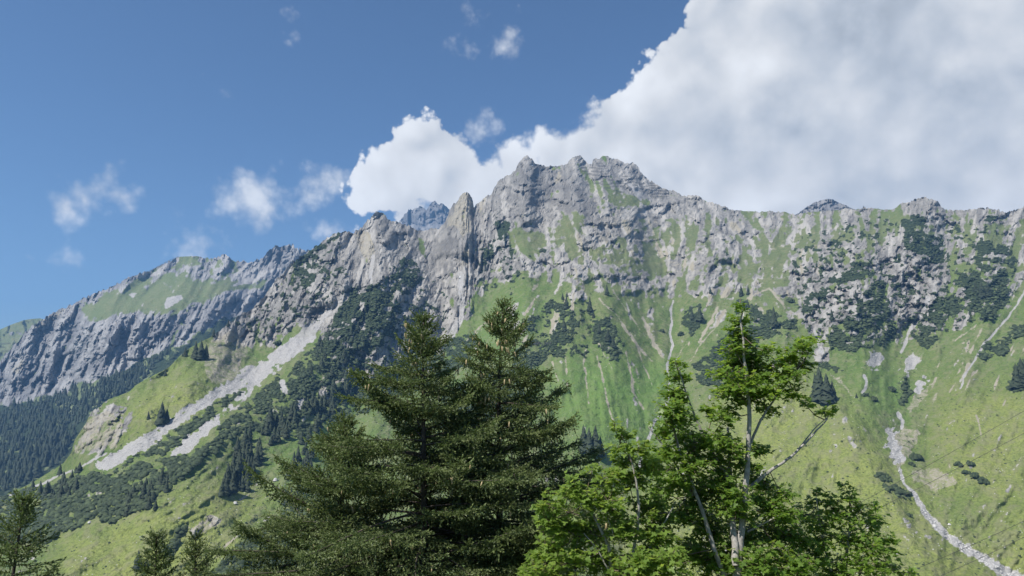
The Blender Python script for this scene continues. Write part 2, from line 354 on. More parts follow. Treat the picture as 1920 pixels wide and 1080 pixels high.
def base_depth(rs, ridge, qtop, qbot, vbot, w):
    """depth below the crest: a straight hillside whose steep parts (small w) advance less"""
    rp = np.array(ridge, float); rv = np.interp(rs.X[0], rp[:, 0], rp[:, 1])
    qt = np.interp(rs.X[0], *np.array(qtop, float).T); qb = np.interp(rs.X[0], *np.array(qbot, float).T)
    _, s = ratios(rs.X, rs.Y); _, st = ratios(rs.X[0], rv); _, sb = ratios(rs.X[0], rs.X[0]*0+vbot)
    zt = st*qt; zb = sb*qb; m = (zt-zb)/np.maximum(qt-qb, 1); c = zb-m*qb
    ql = c[None, :]/np.minimum(s-m[None, :], -.02); ql = np.where(rs.Y < rv[None, :], qt[None, :], ql); ql = np.clip(ql, 100, qt[None, :]*1.02)
    dq = np.zeros_like(ql); dq[:-1] = np.maximum(ql[:-1]-ql[1:], 0)*w[:-1]
    dq = np.where(rs.Y < rv[None, :], 0, dq)
    cum = np.cumsum(dq[::-1], 0)[::-1]; tot = cum.max(0)+1e-6
    jb = min(rs.H-1, int((vbot-rs.y0)/rs.st)); start = ql[-1]
    return start[None, :]+(qt-start)[None, :]*cum/tot[None, :]
def monotone(q, slack):
    f = q[::-1]; mx_ = np.maximum.accumulate(f, 0); return np.maximum(f, mx_-slack)[::-1]

RIDGE = [(-260,1020),(0,932),(57,907),(117,870),(133,850),(140,825),(160,795),(168,778),(176,768),(185,765),(200,750),(242,735),(255,722),(285,705),(315,690),(337,668),(352,655),(378,640),(400,630),(425,608),(440,600),(452,590),(475,576),(500,548),(520,522),(540,500),(560,483),(575,474),(590,462),(612,447),(632,436),(645,433),(655,434),(662,437),(672,432),(680,425),(690,412),(700,404),(706,398),(713,396),(720,400),(728,410),(735,415),(745,416),(755,420),(768,424),(780,430),(795,432),(806,428),(815,430),(825,425),(833,420),(838,408),(843,395),(850,382),(856,378),(862,368),(868,362),(875,360),(881,366),(886,372),(888,385),(890,388),(897,380),(905,372),(913,368),(922,364),(925,355),(935,340),(950,328),(962,322),(966,320),(970,312),(975,302),(982,295),(988,292),(995,296),(1001,303),(1003,307),(1012,310),(1030,312),(1045,311),(1055,309),(1062,308),(1068,302),(1073,295),(1080,291),(1088,293),(1097,299),(1104,308),(1110,309),(1112,300),(1120,296),(1131,292),(1142,293),(1155,298),(1162,303),(1175,306),(1185,307),(1192,308),(1198,312),(1200,322),(1206,330),(1215,340),(1222,339),(1235,347),(1250,355),(1262,358),(1275,364),(1280,369),(1300,367),(1318,373),(1340,382),(1365,391),(1395,396),(1430,397),(1470,396),(1485,402),(1497,402),(1515,398),(1545,396),(1570,394),(1600,390),(1625,389),(1650,392),(1672,393),(1680,390),(1688,382),(1695,378),(1712,378),(1714,374),(1722,371),(1735,371),(1745,372),(1758,376),(1764,384),(1768,391),(1785,394),(1810,393),(1835,391),(1850,390),(1870,394),(1885,400),(1900,395),(1905,392),(1912,390),(1922,387),(1940,392),(2000,400),(2100,415),(2200,410)]
rs = Raster(-260, 2200, 270, 1190, 2.0)
S = rs.X.shape
rock = np.full(S, .10)
def paint(A, polys, val, w=True):
    for p in polys: A[rs.poly(p, w)] = val
paint(rock, [[(860,640),(960,560),(1100,520),(1330,560),(1500,560),(1560,650),(1480,640),(1380,640),(1300,600),(1180,640),(1090,600),(960,640)]], .27)
paint(rock, [[(880,440),(1100,400),(1250,365),(1320,375),(1400,395),(1500,400),(1560,396),(1560,470),(1500,560),(1400,560),(1330,565),(1200,550),(1060,530),(980,515),(900,560),(860,560)]], .50)
paint(rock, [[(1480,420),(1560,400),(1700,380),(1920,390),(2200,400),(2200,470),(1920,520),(1880,600),(1780,620),(1700,640),(1560,660),(1500,620),(1480,560)]], .58)
paint(rock, [[(380,640),(440,580),(500,545),(560,480),(620,430),(713,385),(760,415),(820,420),(870,350),(900,365),(985,285),(1060,300),(1100,340),(1140,375),(1100,400),(1060,400),(1010,430),(960,440),(960,500),(900,520),(880,600),(840,650),(760,690),(700,715),(640,715),(600,640),(600,605),(570,605),(520,650),(480,650),(430,640)],
             [(1130,400),(1190,385),(1240,372),(1300,366),(1345,384),(1395,400),(1380,410),(1300,408),(1240,414),(1190,425),(1150,430),(1110,440)],
             [(1110,440),(1150,420),(1180,430),(1150,450),(1120,470),(1105,460)],
             [(1060,270),(1110,270),(1210,285),(1285,366),(1200,372),(1150,345),(1100,330)],
             [(1690,400),(1700,365),(1770,370),(1780,410),(1740,415),(1720,400)],
             [(1780,390),(1920,385),(2000,390),(1920,412),(1800,412)],
             [(1470,500),(1560,480),(1560,520),(1500,550),(1470,540)],
             [(1640,470),(1700,440),(1760,480),(1790,520),(1760,560),(1725,590),(1700,620),(1690,600),(1670,560),(1650,520)],
             [(1520,545),(1600,540),(1640,560),(1600,600),(1560,610),(1520,600)]], .96)
paint(rock, [[(900,470),(960,470),(1010,465),(1060,475),(1100,480),(1130,505),(1180,510),(1240,525),(1280,510),(1330,475),(1360,470),(1385,490),(1360,520),(1320,555),(1260,558),(1200,545),(1130,535),(1060,520),(1000,515),(940,505)]], .70)
paint(rock, [[(1055,400),(1090,395),(1110,440),(1080,450),(1060,430)],[(1010,470),(1060,440),(1110,450),(1120,500),(1060,470)],[(1000,500),(960,440),(970,420),(1000,440),(1020,470)],
             [(1190,470),(1230,440),(1280,420),(1300,430),(1250,480),(1230,520),(1200,510)],[(1395,480),(1440,440),(1500,430),(1560,420),(1600,420),(1560,450),(1480,470)],[(1100,330),(1150,350),(1230,372),(1180,378),(1120,360),(1090,335)],
             [(780,470),(790,440),(800,470),(815,510),(810,530)],[(1270,470),(1300,440),(1330,440),(1310,470)]], .30)
paint(rock, [[(135,825),(160,790),(180,765),(205,750),(240,765),(250,800),(215,845),(170,850),(140,845)]], .60)
paint(rock, [[(242,738),(262,722),(320,690),(350,680),(330,655),(300,685),(250,720)],
             [(1060,555),(1095,543),(1108,560),(1098,572),(1068,566)],[(600,760),(625,740),(700,735),(690,700),(640,690),(600,705)],
             [(360,990),(385,955),(410,965),(385,1000),(365,1010)],[(505,790),(515,770),(527,775),(515,795)],[(500,900),(510,890),(528,893),(520,905)],
             [(1520,670),(1538,640),(1566,672),(1558,684),(1530,684)]], .9)
tan = np.zeros(S)
paint(tan, [[(681,432),(692,436),(702,465),(698,480),(688,472),(681,452)]], 1., 'soft')
paint(tan, [[(664,438),(683,430),(706,478),(700,505),(680,482)],[(880,470),(892,437),(882,440),(868,470),(862,500),(875,500)],[(900,372),(915,366),(905,395),(897,400)],
            [(1036,345),(1048,318),(1056,330),(1045,348)]], .55, 'soft')
paint(tan, [[(600,728),(608,700),(640,704),(700,712),(690,722),(650,738),(625,742)],[(140,845),(170,790),(190,770),(205,760),(235,800),(220,840)],[(395,715),(380,690),(400,640),(430,622),(465,640),(452,690),(430,715)]], .55)
paint(tan, [[(843,395),(868,358),(887,370),(888,430),(870,440),(850,425),(835,430)]], .56)
paint(tan, [[(1690,770),(1722,735),(1750,718),(1738,750),(1700,778)],[(1665,824),(1668,806),(1682,808),(1717,800),(1727,817),(1721,836),(1698,861),(1688,876),(1680,850)],[(1715,877),(1760,870),(1805,905),(1760,915),(1720,905)],
            [(360,985),(385,955),(412,965),(385,1000)],[(1548,697),(1580,718),(1618,748),(1600,742),(1560,716)]], .56)
scree = np.zeros(S)
paint(scree, [[(580,601),(602,604),(588,636),(562,663),(542,674),(512,702),(480,724),(462,727),(433,738),(367,774),(320,812),(287,834),(240,860),(207,880),(176,893),(187,866),(260,820),(333,774),(417,718),(450,696),(480,682),(505,666),(530,643)],
              [(492,716),(440,759),(403,799),(367,835),(358,847),(296,864),(327,842),(350,818),(393,783),(433,753),(467,727)],
              [(527,700),(537,722),(543,745),(532,747),(524,722)],[(548,682),(553,680),(547,695),(543,696)],[(546,770),(550,755),(568,744),(571,756),(556,774)],
              [(1690,677),(1705,664),(1727,668),(1722,684),(1709,692),(1706,710),(1697,706),(1700,686)],[(1708,720),(1740,705),(1749,712),(1726,737),(1712,739)],
              [(1662,830),(1664,806),(1684,804),(1680,822),(1692,850),(1705,850),(1690,878),(1684,872)],
              [(1200,355),(1183,338),(1188,358),(1180,362),(1212,362)],[(1625,697),(1628,675),(1640,657),(1657,660),(1655,680),(1640,692)]], 1., 'soft')
beds = np.zeros(S); RAG = (fbm(rs.X/9, rs.Y/9, 6, 3)-.5)*2
def stroke(A, pts, w0, w1=None, val=1., ragged=.6):
    w1 = w0 if w1 is None else w1
    d, t = rs.dist(pts, max(w0, w1)*2+10); w = (w0+(w1-w0)*t)*.5*(1+ragged*RAG)
    A[:] = np.maximum(A, val*np.clip(1.2-d/np.maximum(w, 1)*.7, 0, 1))
for p, a, b in [([(1712,925),(1735,960),(1770,1000),(1820,1035),(1860,1060),(1930,1090),(2010,1120)],9,24),([(1687,876),(1697,905),(1712,925)],5,7),([(1682,775),(1690,790),(1690,802)],8,8),
                ([(1262,562),(1257,580),(1260,605),(1255,625),(1260,645),(1250,680),(1253,720),(1255,740),(1248,770),(1225,790),(1215,825),(1205,850),(1195,900)],3.5,6),
                ([(1620,704),(1625,718),(1619,734)],6,7),([(1527,618),(1533,640),(1540,660)],6,10),([(862,515),(868,560),(862,600),(845,630),(832,650),(800,680)],10,18),([(700,480),(693,520),(697,545)],8,6),
                ([(1740,560),(1725,590),(1705,625),(1690,660)],10,5),([(1925,540),(1893,594),(1845,645),(1830,670),(1805,705),(1799,730)],4.5,3.5),([(1180,345),(1190,360),(1200,372)],6,5),
                ([(640,560),(610,590),(590,605)],6,14),([(690,560),(735,620),(750,610),(775,595)],5,8),([(740,690),(760,660),(790,640)],10,8),([(0,935),(60,915),(140,880),(200,850)],4,4)]:
    stroke(beds, p, a, b)
for p, a in [([(1098,655),(1094,680),(1100,705),(1104,755)],6),([(1060,675),(1063,700),(1065,730)],6),([(1118,665),(1130,700),(1136,740),(1150,790)],6),([(1175,662),(1183,700),(1188,735),(1207,768)],8),([(1195,650),(1210,690),(1222,725)],4),
             ([(1165,608),(1195,650),(1225,677)],6),([(1125,560),(1170,610),(1200,660)],5),([(1345,578),(1330,610),(1312,640)],9),([(1350,605),(1310,650),(1290,690)],3),([(1205,595),(1230,650),(1245,670)],10),([(1120,640),(1150,690)],5),
             ([(1035,680),(1045,715)],4),([(1150,545),(1200,620),(1225,650)],4),([(1400,560),(1440,540),(1470,570)],5),([(1450,550),(1490,600)],5),([(1180,690),(1200,740)],3),([(1830,780),(1843,825)],5),([(1790,640),(1830,610)],4),([(1890,660),(1905,640)],3),
             ([(1430,720),(1400,800)],2),([(890,620),(960,575)],4),([(870,640),(930,600)],3),([(1260,680),(1290,640)],3),([(450,935),(480,915)],5),([(420,1025),(445,1005)],6),([(440,660),(455,700),(440,720)],4),([(500,640),(525,620)],3),([(1780,870),(1790,900)],4)]:
    stroke(tan, p, a, a*.6, .8, 1.0)
scrub = np.zeros(S)
paint(scrub, [[(655,560),(690,533),(730,552),(745,590),(752,625),(705,655),(700,700),(660,700),(620,650),(600,632),(625,590)],
              [(600,622),(640,660),(655,695),(612,715),(590,742),(640,792),(600,802),(560,822),(530,802),(470,812),(420,822),(390,852),(330,902),(270,952),(215,978),(190,967),(150,992),(80,1014),(-60,1030),(-60,945),(80,912),(170,893),(207,882),(298,862),(358,848),(430,790),(500,720),(545,690),(590,640)],
              [(470,729),(433,757),(393,787),(330,842),(288,856),(240,868),(320,814),(367,776),(433,740)],
              [(735,500),(760,488),(785,495),(790,520),(765,545),(745,540),(740,560),(725,548),(760,515),(733,520)],
              [(558,485),(590,462),(632,434),(650,432),(600,470),(575,490),(590,520),(570,545),(560,520),(545,505)],
              [(900,470),(915,455),(930,470),(925,480),(905,482)],[(925,420),(945,410),(960,430),(945,450),(930,440)],[(1005,470),(1025,465),(1010,490)],
              [(1594,493),(1622,499),(1643,512),(1632,527),(1605,523),(1575,531),(1545,547),(1535,540),(1558,514)],[(1537,538),(1511,562),(1497,585),(1507,599),(1528,579),(1556,548)],
              [(1624,547),(1657,540),(1667,581),(1682,619),(1663,647),(1631,658),(1590,655),(1556,647),(1545,626),(1567,596),(1605,585),(1612,562)],
              [(1687,409),(1710,396),(1736,409),(1734,427),(1770,442),(1774,461),(1757,493),(1725,486),(1700,460),(1684,431)],[(1834,412),(1852,395),(1879,403),(1862,418)],
              [(1830,450),(1867,448),(1901,474),(1907,493),(1875,497),(1834,493)],[(1815,510),(1837,497),(1877,508),(1888,544),(1880,570),(1875,598),(1856,602),(1834,594),(1807,581),(1815,544),(1789,525)],
              [(1725,589),(1762,553),(1798,562),(1798,583),(1774,587),(1761,628),(1742,656),(1732,640),(1714,628)],[(1837,660),(1852,641),(1882,637),(1884,667),(1849,677)],
              [(1875,632),(1900,612),(1930,600),(1960,600),(1960,622),(1920,624),(1890,640)],[(1883,733),(1895,705),(1905,680),(1925,663),(2000,640),(2000,735)],
              [(1400,575),(1440,580),(1470,602),(1490,595),(1500,606),(1494,617),(1440,640),(1410,630)],[(1331,655),(1352,628),(1390,605),(1420,622),(1410,682),(1370,692),(1335,690)],
              [(1277,610),(1285,590),(1310,573),(1324,590),(1318,607),(1300,627),(1290,612)],[(1297,702),(1320,672),(1370,660),(1402,690),(1382,722),(1330,727),(1305,717)],
              [(1050,568),(1068,580),(1080,605),(1082,637),(1060,648),(1032,642),(1045,610)],[(1105,605),(1142,598),(1150,630),(1147,650),(1166,668),(1130,657),(1113,635)],[(965,620),(1000,593),(1045,560),(1052,570),(1010,597),(1000,622)],
              [(1640,893),(1670,893),(1702,918),(1705,942),(1680,937),(1655,914)],[(1676,752),(1690,735),(1714,728),(1706,747),(1685,758)],[(1685,715),(1695,700),(1702,715),(1700,735),(1690,730)],
              [(1530,690),(1545,675),(1580,690),(1575,700),(1550,698)],[(1375,560),(1395,560),(1400,580),(1380,585)],[(1060,640),(1000,640),(960,660),(960,690),(1030,680),(1080,660)],
              [(300,1040),(330,990),(360,985),(340,1010),(320,1050)],[(400,1080),(440,1030),(500,990),(560,940),(600,940),(600,1180),(380,1180)],[(1160,640),(1175,660),(1150,668)],
              [(830,740),(900,700),(960,700),(1000,760),(900,800),(820,800)],[(600,700),(720,690),(830,640),(900,620),(880,680),(800,720),(720,760),(640,790)]], 1.)
# loosened scrub speckle on ledges
spk = fbm(rs.X/7, rs.Y/5.5, 3, 3, .55)
zone = np.zeros(S); paint(zone, [[(860,440),(960,420),(1000,470),(980,560),(900,560)],[(1480,430),(1580,410),(1900,395),(1920,520),(1880,600),(1700,640),(1520,640),(1480,560)],[(640,560),(760,480),(860,560),(840,680),(700,720)],[(960,600),(1100,540),(1170,600),(1160,680),(1000,680)],[(480,560),(560,470),(640,430),(660,540),(600,600)],[(1320,470),(1380,460),(1370,510),(1330,520)],[(440,600),(600,520),(600,600),(470,650)]], 1.)
zone = blur(zone, 8)
scrub = np.maximum(scrub, sstep(spk+.15*zone, .735, .78)*zone)
# gaps of bare rock inside the scrub on the steep ground, lighter herb patches lower down
gap = fbm(rs.X/16, rs.Y/9, 5, 4, .6); up = sstep(rs.Y, 740, 660)
scrub *= 1-sstep(gap, .575, .63)*(.78+.22*up)
scrub *= 1-(scree > .5)*.95
lush = np.zeros(S)
paint(lush, [[(1080,660),(1250,680),(1260,780),(1200,850),(1080,860),(1020,720)],[(560,830),(640,785),(690,775),(640,850),(560,890),(500,930)],[(1600,690),(1690,700),(1690,780),(1640,760)],[(870,640),(960,570),(1060,560),(960,640)]], .75)
lush = blur(lush, 14); lush *= .5+.8*fbm(rs.X/30, rs.Y/20, 2, 4)
yel = np.zeros(S); paint(yel, [[(1350,740),(1480,700),(1580,760),(1700,900),(1800,1000),(1960,1000),(1960,1190),(1200,1190),(1150,950),(1290,850)],[(60,1190),(110,1010),(280,950),(450,900),(500,960),(400,1080),(360,1190)],[(250,735),(330,690),(400,700),(400,760),(260,830),(210,830)],[(1760,720),(1960,740),(1960,1000),(1740,900)]], .9)
yel = blur(yel, 16); yel *= .45+1.0*fbm(rs.X/42, rs.Y/24, 5, 4); kr = np.zeros(S); paint(kr, [[(1570,770),(1640,860),(1705,950),(1770,1040),(1700,1080),(1630,960),(1580,870)]], .9); yel = np.maximum(yel, blur(kr, 8))
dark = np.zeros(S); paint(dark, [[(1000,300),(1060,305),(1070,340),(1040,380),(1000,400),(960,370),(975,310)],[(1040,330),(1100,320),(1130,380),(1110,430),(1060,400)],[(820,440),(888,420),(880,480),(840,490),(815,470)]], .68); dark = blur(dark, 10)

FLOW = [(560,520,-.45,1),(640,480,-.25,1),(690,450,.2,1),(760,450,.5,1),(870,420,0,1),(850,560,-.05,1),(950,450,.45,1),(1010,370,-.2,1),(1070,390,.5,1),(1150,350,.45,1),(1230,350,.6,1),(1020,560,-.9,1),(930,620,-1,.6),(1000,480,.3,1),
        (1130,600,.5,1),(1180,640,.6,1),(1100,700,.08,1),(1200,720,.3,1),(1250,600,0,1),(1330,600,-.6,1),(1380,580,-.7,1),(1300,480,-.3,1),(1200,450,.55,1),(1120,450,.4,1),(1400,440,.7,1),(1450,560,.65,1),(1460,460,-.5,1),(1550,600,-.1,1),(1700,560,-.1,1),(1620,480,.1,1),(1760,480,-.25,1),
        (1850,600,-.5,1),(1800,750,-.65,1),(1900,800,-.5,1),(1900,460,-.3,1),(1640,820,.7,1),(1560,900,-.2,1),(1480,850,-.7,.7),(1850,1000,-.6,.6),(1700,1000,.6,.7),(450,720,-1,.75),(590,600,-1,.8),(200,900,-1,.6),(500,850,-.8,.7),(300,1000,-1,.45),(100,950,-1,.35),(200,800,-.5,1),(330,740,-.8,.6),(440,640,-.1,1),(700,620,.2,1),(620,680,-.5,1),(760,600,.4,1)]
fl = rs.flow(FLOW)
l1 = rs.lic(fl, 4, 40, 11); l2 = rs.lic(fl, 10, 110, 12); l3 = rs.lic(fl, 22, 220, 13)
iso = fbm(rs.X/24, rs.Y/17, 2, 5, .58)
# horizontal bedding of the limestone bands
bed = fbm(rs.X/55+.6*iso, rs.Y/5.5+rs.X/140, 4, 3, .5)
fin = fbm(rs.X/9, rs.Y/6, 4, 4, .6)
rch = np.random.default_rng(5)
for gx_, gy_ in [(1105,462),(1150,452),(1205,500),(1240,470),(1262,530),(1310,500),(1350,478),(1382,468),(1412,478),(1442,462),(1478,450),(1512,452),(1548,440),(1585,436),(1630,430),(1290,455),(1180,480)]:
    for k_ in range(6):
        a_ = 18+5*k_+rch.uniform(-4, 6); dy_ = -11*k_+rch.uniform(-3, 3); ox_ = rch.uniform(-5, 5)
        for sg_ in (-1, 1):
            if rch.random() < .85: stroke(rock, [(gx_+ox_, gy_+dy_), (gx_+ox_+sg_*a_*.5, gy_+dy_-a_*.55), (gx_+ox_+sg_*a_, gy_+dy_-a_*1.05)], rch.uniform(2.5, 6), 2.5, rch.uniform(.6, .95), 1.2)
    stroke(rock, [(gx_, gy_-70), (gx_+rch.uniform(-4, 4), gy_-30), (gx_, gy_+12)], 4, 6, .9, 1.)
fin2 = fbm(rs.X/4.5, rs.Y/3.5, 2, 2, .6); l0c = rs.lic(fl, 3, 46, 18)
rv0 = np.interp(rs.X[0], *np.array(RIDGE, float).T); rock_e = np.where(rs.Y < rv0[None]+5, rs.sample(rock, rs.X[0], rv0+7)[None], rock)
rsoft = .35*rock_e+.65*blur(rock_e, 6)
rp = rsoft*.95+(iso-.5)*.42+(fin-.5)*.70+(fin2-.5)*.35+.06*l2+.10*l1+.10*l0c+.02*l3+(bed-.5)*.4*(rock > .4)*(rs.X > 880)
scree = np.clip(scree*1.0, 0, 1); scree = np.maximum(sstep(blur(scree, 3)+(fin-.5)*1.5+(iso-.5)*.5+.05*l1, .42, .66)*(blur(scree, 5) > .03), beds)
rockm = sstep(rp, .42, .64)
rockm = np.maximum(rockm, 0); grass = 1-rockm
rockw = blur(np.clip(rock, 0, 1), 6)*.5+blur(rockm, 3)*.5
# relief (metres towards the viewer's side)
rel = np.zeros(S)
wfx = rs.X+(iso-.5)*26+(fin-.5)*9; wfy = rs.Y+(fbm(rs.X/24, rs.Y/17, 6, 5, .58)-.5)*26+(fbm(rs.X/9, rs.Y/6, 1, 3)-.5)*8
lfm = sstep(rs.X, 940, 840); sk = wfx+.42*lfm*wfy
fA, cA = facets(sk/(34-8*lfm), wfy/(26+24*lfm), 1); fB, cB = facets(sk/(14-3*lfm), wfy/(11+9*lfm), 2); fC, cC = facets(sk/6.2, wfy/(5+3*lfm), 3, .8)
SPUR = [([(713,396),(735,470),(760,545)],45,45),([(635,436),(610,500),(560,590)],35,45),([(690,535),(640,640),(540,720),(420,820),(300,930)],50,80),([(795,435),(830,520),(855,600),(825,660),(740,720)],-70,45),([(692,480),(695,540),(640,580),(595,605)],-32,28),
        ([(925,370),(905,450),(890,560)],45,32),([(985,300),(995,370),(960,430)],35,35),([(1050,320),(1075,380),(1110,430)],35,40),([(1100,310),(1110,345)],-35,25),([(1020,320),(1010,400),(975,440)],-25,25),
        ([(1535,640),(1550,690),(1572,760),(1615,850),(1685,960),(1745,1080),(1790,1190)],95,120),([(1700,640),(1722,720),(1690,800),(1690,880),(1720,940),(1790,1010),(1900,1080),(2000,1130)],-60,90),
        ([(1262,540),(1255,680),(1250,760),(1205,850),(1180,950),(1150,1100)],-85,100),([(1075,540),(1060,650),(1050,720)],30,40),([(1130,570),(1175,680)],26,40),([(1600,480),(1600,580),(1610,660)],42,75),([(1710,400),(1705,470)],40,45),([(1850,400),(1850,500),(1850,590)],55,60),([(1770,555),(1742,645)],40,40),
        ([(1765,470),(1722,580),(1690,650)],-25,50),([(1500,540),(1535,640),(1560,690)],-45,40),([(1345,465),(1300,545)],38,42),([(1225,450),(1260,540)],-30,35),([(595,600),(480,700),(330,810),(180,890)],-38,60),([(1080,400),(1050,450),(1010,480)],20,30),([(1400,430),(1440,540)],-22,30),([(1310,440),(1240,470)],-18,30),([(400,640),(300,740),(190,790)],30,60)]
for p, a, w in SPUR:
    d, _ = rs.dist(p, w*2.2, 'soft'); k = np.clip(1-d/w, 0, 1); rel += a*(.55*k+.45*np.exp(-(d/w)**2)*(d < 9e5))
def polyrel(p, amt, bl): 
    global rel; rel = rel+amt*blur(rs.poly(p, 'soft').astype(float), bl)
polyrel([(822,480),(835,425),(843,395),(868,350),(886,360),(890,440),(884,480)], 55, 2)
polyrel([(900,470),(960,470),(1100,482),(1180,512),(1240,527),(1280,512),(1330,477),(1370,475),(1360,520),(1320,555),(1200,545),(1060,520),(940,505)], 12, 5)
polyrel([(962,290),(1003,290),(1003,330),(960,360)], 25, 2); polyrel([(1690,400),(1714,360),(1764,365),(1772,410)], 25, 2)
l00 = rs.lic(fl, 2, 26, 17); rel += rockw*(1.4*l00+2.0*l1+3.0*l2+4.5*l3)*.85+rockw*(24*fA+9*fB+4.2*fC)+(1-rockw)*(.8*l1+2.2*l2+5*l3)*.8
lf0 = sstep(rs.X, 940, 840); rg = ridged(rs.X/46+.02*rs.Y, rs.Y/34, 1, 6, .6)*(1-lf0)+ridged((rs.X+.38*rs.Y)/30, rs.Y/85, 1, 6, .6)*lf0; rel += rockw*(rg-.55)*60+(1-rockw)*(fbm(rs.X/60, rs.Y/40, 6, 4, .5)-.5)*36+(1-rockw)*((fbm(rs.X/13, rs.Y/7, 2, 3, .6)-.5)*9+(ridged(rs.X/26, rs.Y/30, 4, 3)-.55)*11+1.2*l0c)
lf = sstep(rs.X, 940, 840); rel += rockw*(bed-.5)*10*(1-lf)+rockw*((ridged(rs.X/15, rs.Y/12, 3, 4, .65)-.55)*9*(1-lf)+(ridged((rs.X+.38*rs.Y)/9, rs.Y/26, 3, 4, .65)-.55)*10*lf)+rockw*(ridged(rs.X/5.5, rs.Y/5, 5, 2, .7)-.55)*5
rel += blur(scrub, 1)*(2.5+4*fbm(rs.X/6, rs.Y/5, 2, 2))
rel -= (scree > .5)*1.5
QTOP = [(-260,860),(0,900),(130,930),(260,980),(340,1050),(400,1150),(480,1350),(560,1550),(713,1850),(870,2000),(985,2200),(1200,2350),(1300,2100),(1500,1900),(1730,1750),(1920,1650),(2200,1600)]
QBOT = [(-260,560),(300,560),(900,600),(1300,600),(1700,560),(2200,540)]
wst = blur(1.1-.5*rockw-.1*scrub, 10)
q0 = base_depth(rs, RIDGE, QTOP, QBOT, 1100, wst)
for _ in range(3): q0 = blur(q0, 3)
q = monotone(q0-rel*np.clip(q0/1500, .45, 1.1), 14.0)
rs.q = q
l0 = rs.lic(fl, 2, 22, 15); l0b = rs.lic(fl, 3, 60, 16)
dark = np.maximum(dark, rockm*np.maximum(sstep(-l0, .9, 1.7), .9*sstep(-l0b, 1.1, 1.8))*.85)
rel += 0
gz_ = np.zeros(S); paint(gz_, [[(860,640),(900,560),(1000,510),(1200,540),(1480,540),(1560,660),(1460,760),(1260,760),(1080,700),(960,660)],[(1700,660),(1800,600),(1960,540),(1960,830),(1760,800)],[(1080,380),(1560,390),(1560,560),(1000,540)]], 1.); gz_ = blur(gz_, 12)
tan = np.maximum(tan, .75*gz_*sstep(.75*l0b+.55*l1+.35*l2+(iso-.5)*3, 1.45, 2.1)*(scrub < .4))
upz = np.zeros(S); paint(upz, [[(900,440),(1080,330),(1240,360),(1560,390),(1960,390),(1960,500),(1700,470),(1560,520),(1480,560),(1200,545),(1000,500)]], 1.); tan = np.maximum(tan, blur(upz, 14)*(.31+.6*(fin-.5)+.4*(iso-.5)).clip(0, .52)*(scrub < .4))
kn = np.zeros(S); paint(kn, [[(1500,800),(1570,790),(1600,900),(1660,1000),(1720,1190),(1450,1190),(1440,950)]], 1.); tan = np.maximum(tan, blur(kn, 12)*(.22+.5*(fin-.5)+.3*(iso-.5)).clip(0, .4))
dark = np.where(grass > .3, np.minimum(dark, 0)-.78*blur(upz, 18)*(.75+.6*(fin-.5)), dark)
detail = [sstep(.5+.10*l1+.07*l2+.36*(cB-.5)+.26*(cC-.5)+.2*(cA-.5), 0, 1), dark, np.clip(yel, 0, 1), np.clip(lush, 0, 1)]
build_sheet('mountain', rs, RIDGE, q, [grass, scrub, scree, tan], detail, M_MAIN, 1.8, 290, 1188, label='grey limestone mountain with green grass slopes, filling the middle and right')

# far ridge on the left (behind the near shoulder)
RB = [(-420,800),(-60,720),(0,676),(30,641),(58,613),(100,587),(147,563),(200,540),(233,525),(283,507),(310,492),(333,482),(367,480),(387,482),(405,485),(413,478),(422,473),(428,483),(443,492),(460,490),(475,488),(490,483),(500,472),(507,467),(520,462),(533,458),(550,463),(580,470),(640,490),(700,520)]
rb = Raster(-420, 700, 440, 1000, 2.0, seed=2); S2 = rb.X.shape
def bpaint(A, polys, val, w=True):
    for p in polys: A[rb.poly(p, w)] = val
rkB = np.full(S2, .97)
bpaint(rkB, [[(140,580),(205,545),(290,515),(330,500),(350,515),(380,520),(440,528),(505,515),(485,540),(420,550),(390,570),(340,575),(320,590),(260,585),(200,595),(160,592)]], .14)
bpaint(rkB, [[(200,545),(300,495),(340,478),(420,470),(450,490),(440,520),(400,515),(330,510),(290,525),(220,545)]], .62)
bpaint(rkB, [[(335,478),(362,478),(366,495),(345,490)],[(428,488),(450,492),(455,508),(440,510)],[(250,540),(300,530),(330,520),(330,540),(260,560)]], .2)
bpaint(rkB, [[(-420,850),(0,768),(60,748),(150,720),(230,692),(290,662),(340,640),(400,610),(440,600),(700,700),(700,1000),(-420,1000)]], .05)
scB = np.zeros(S2); bpaint(scB, [[(428,540),(455,525),(480,510),(532,498),(515,512),(470,532)],[(307,570),(313,555),(340,552),(342,559),(325,570),(310,578)],[(280,520),(300,505),(312,500),(305,515)],[(210,608),(225,590),(218,612)],[(240,552),(258,548),(250,560)],[(160,720),(185,708),(175,718)]], 1., 'soft')
tnB = np.zeros(S2); bpaint(tnB, [[(56,616),(100,585),(128,578),(98,608),(80,616)],[(20,690),(45,670),(55,680),(30,705)]], .52, 'soft')
puB = np.zeros(S2); bpaint(puB, [[(-420,850),(0,768),(60,748),(150,720),(230,692),(290,662),(340,640),(400,610),(440,600),(700,700),(700,1000),(-420,1000)]], 1.)
gpB = fbm(rb.X/20, rb.Y/13, 5, 4, .6); puB *= 1-sstep(gpB, .60, .68)*.8
bpaint(puB, [[(88,745),(130,725),(190,702),(178,742),(120,768)],[(-10,900),(20,870),(10,920)]], .1)
flB = rb.flow([(0,750,-.42,1),(100,680,-.42,1),(200,650,-.42,1),(300,620,-.5,1),(400,580,-.4,1),(300,540,-.9,.7),(380,500,-.3,1),(520,480,-.2,1),(480,520,-1,.5),(100,850,-.8,.6)])
b1 = rb.lic(flB, 4, 70, 21); b2 = rb.lic(flB, 9, 140, 22); b3 = rb.lic(flB, 20, 200, 23)
b0 = rb.lic(flB, 2, 40, 24); finB = fbm(rb.X/8, rb.Y/6, 5, 4, .6)
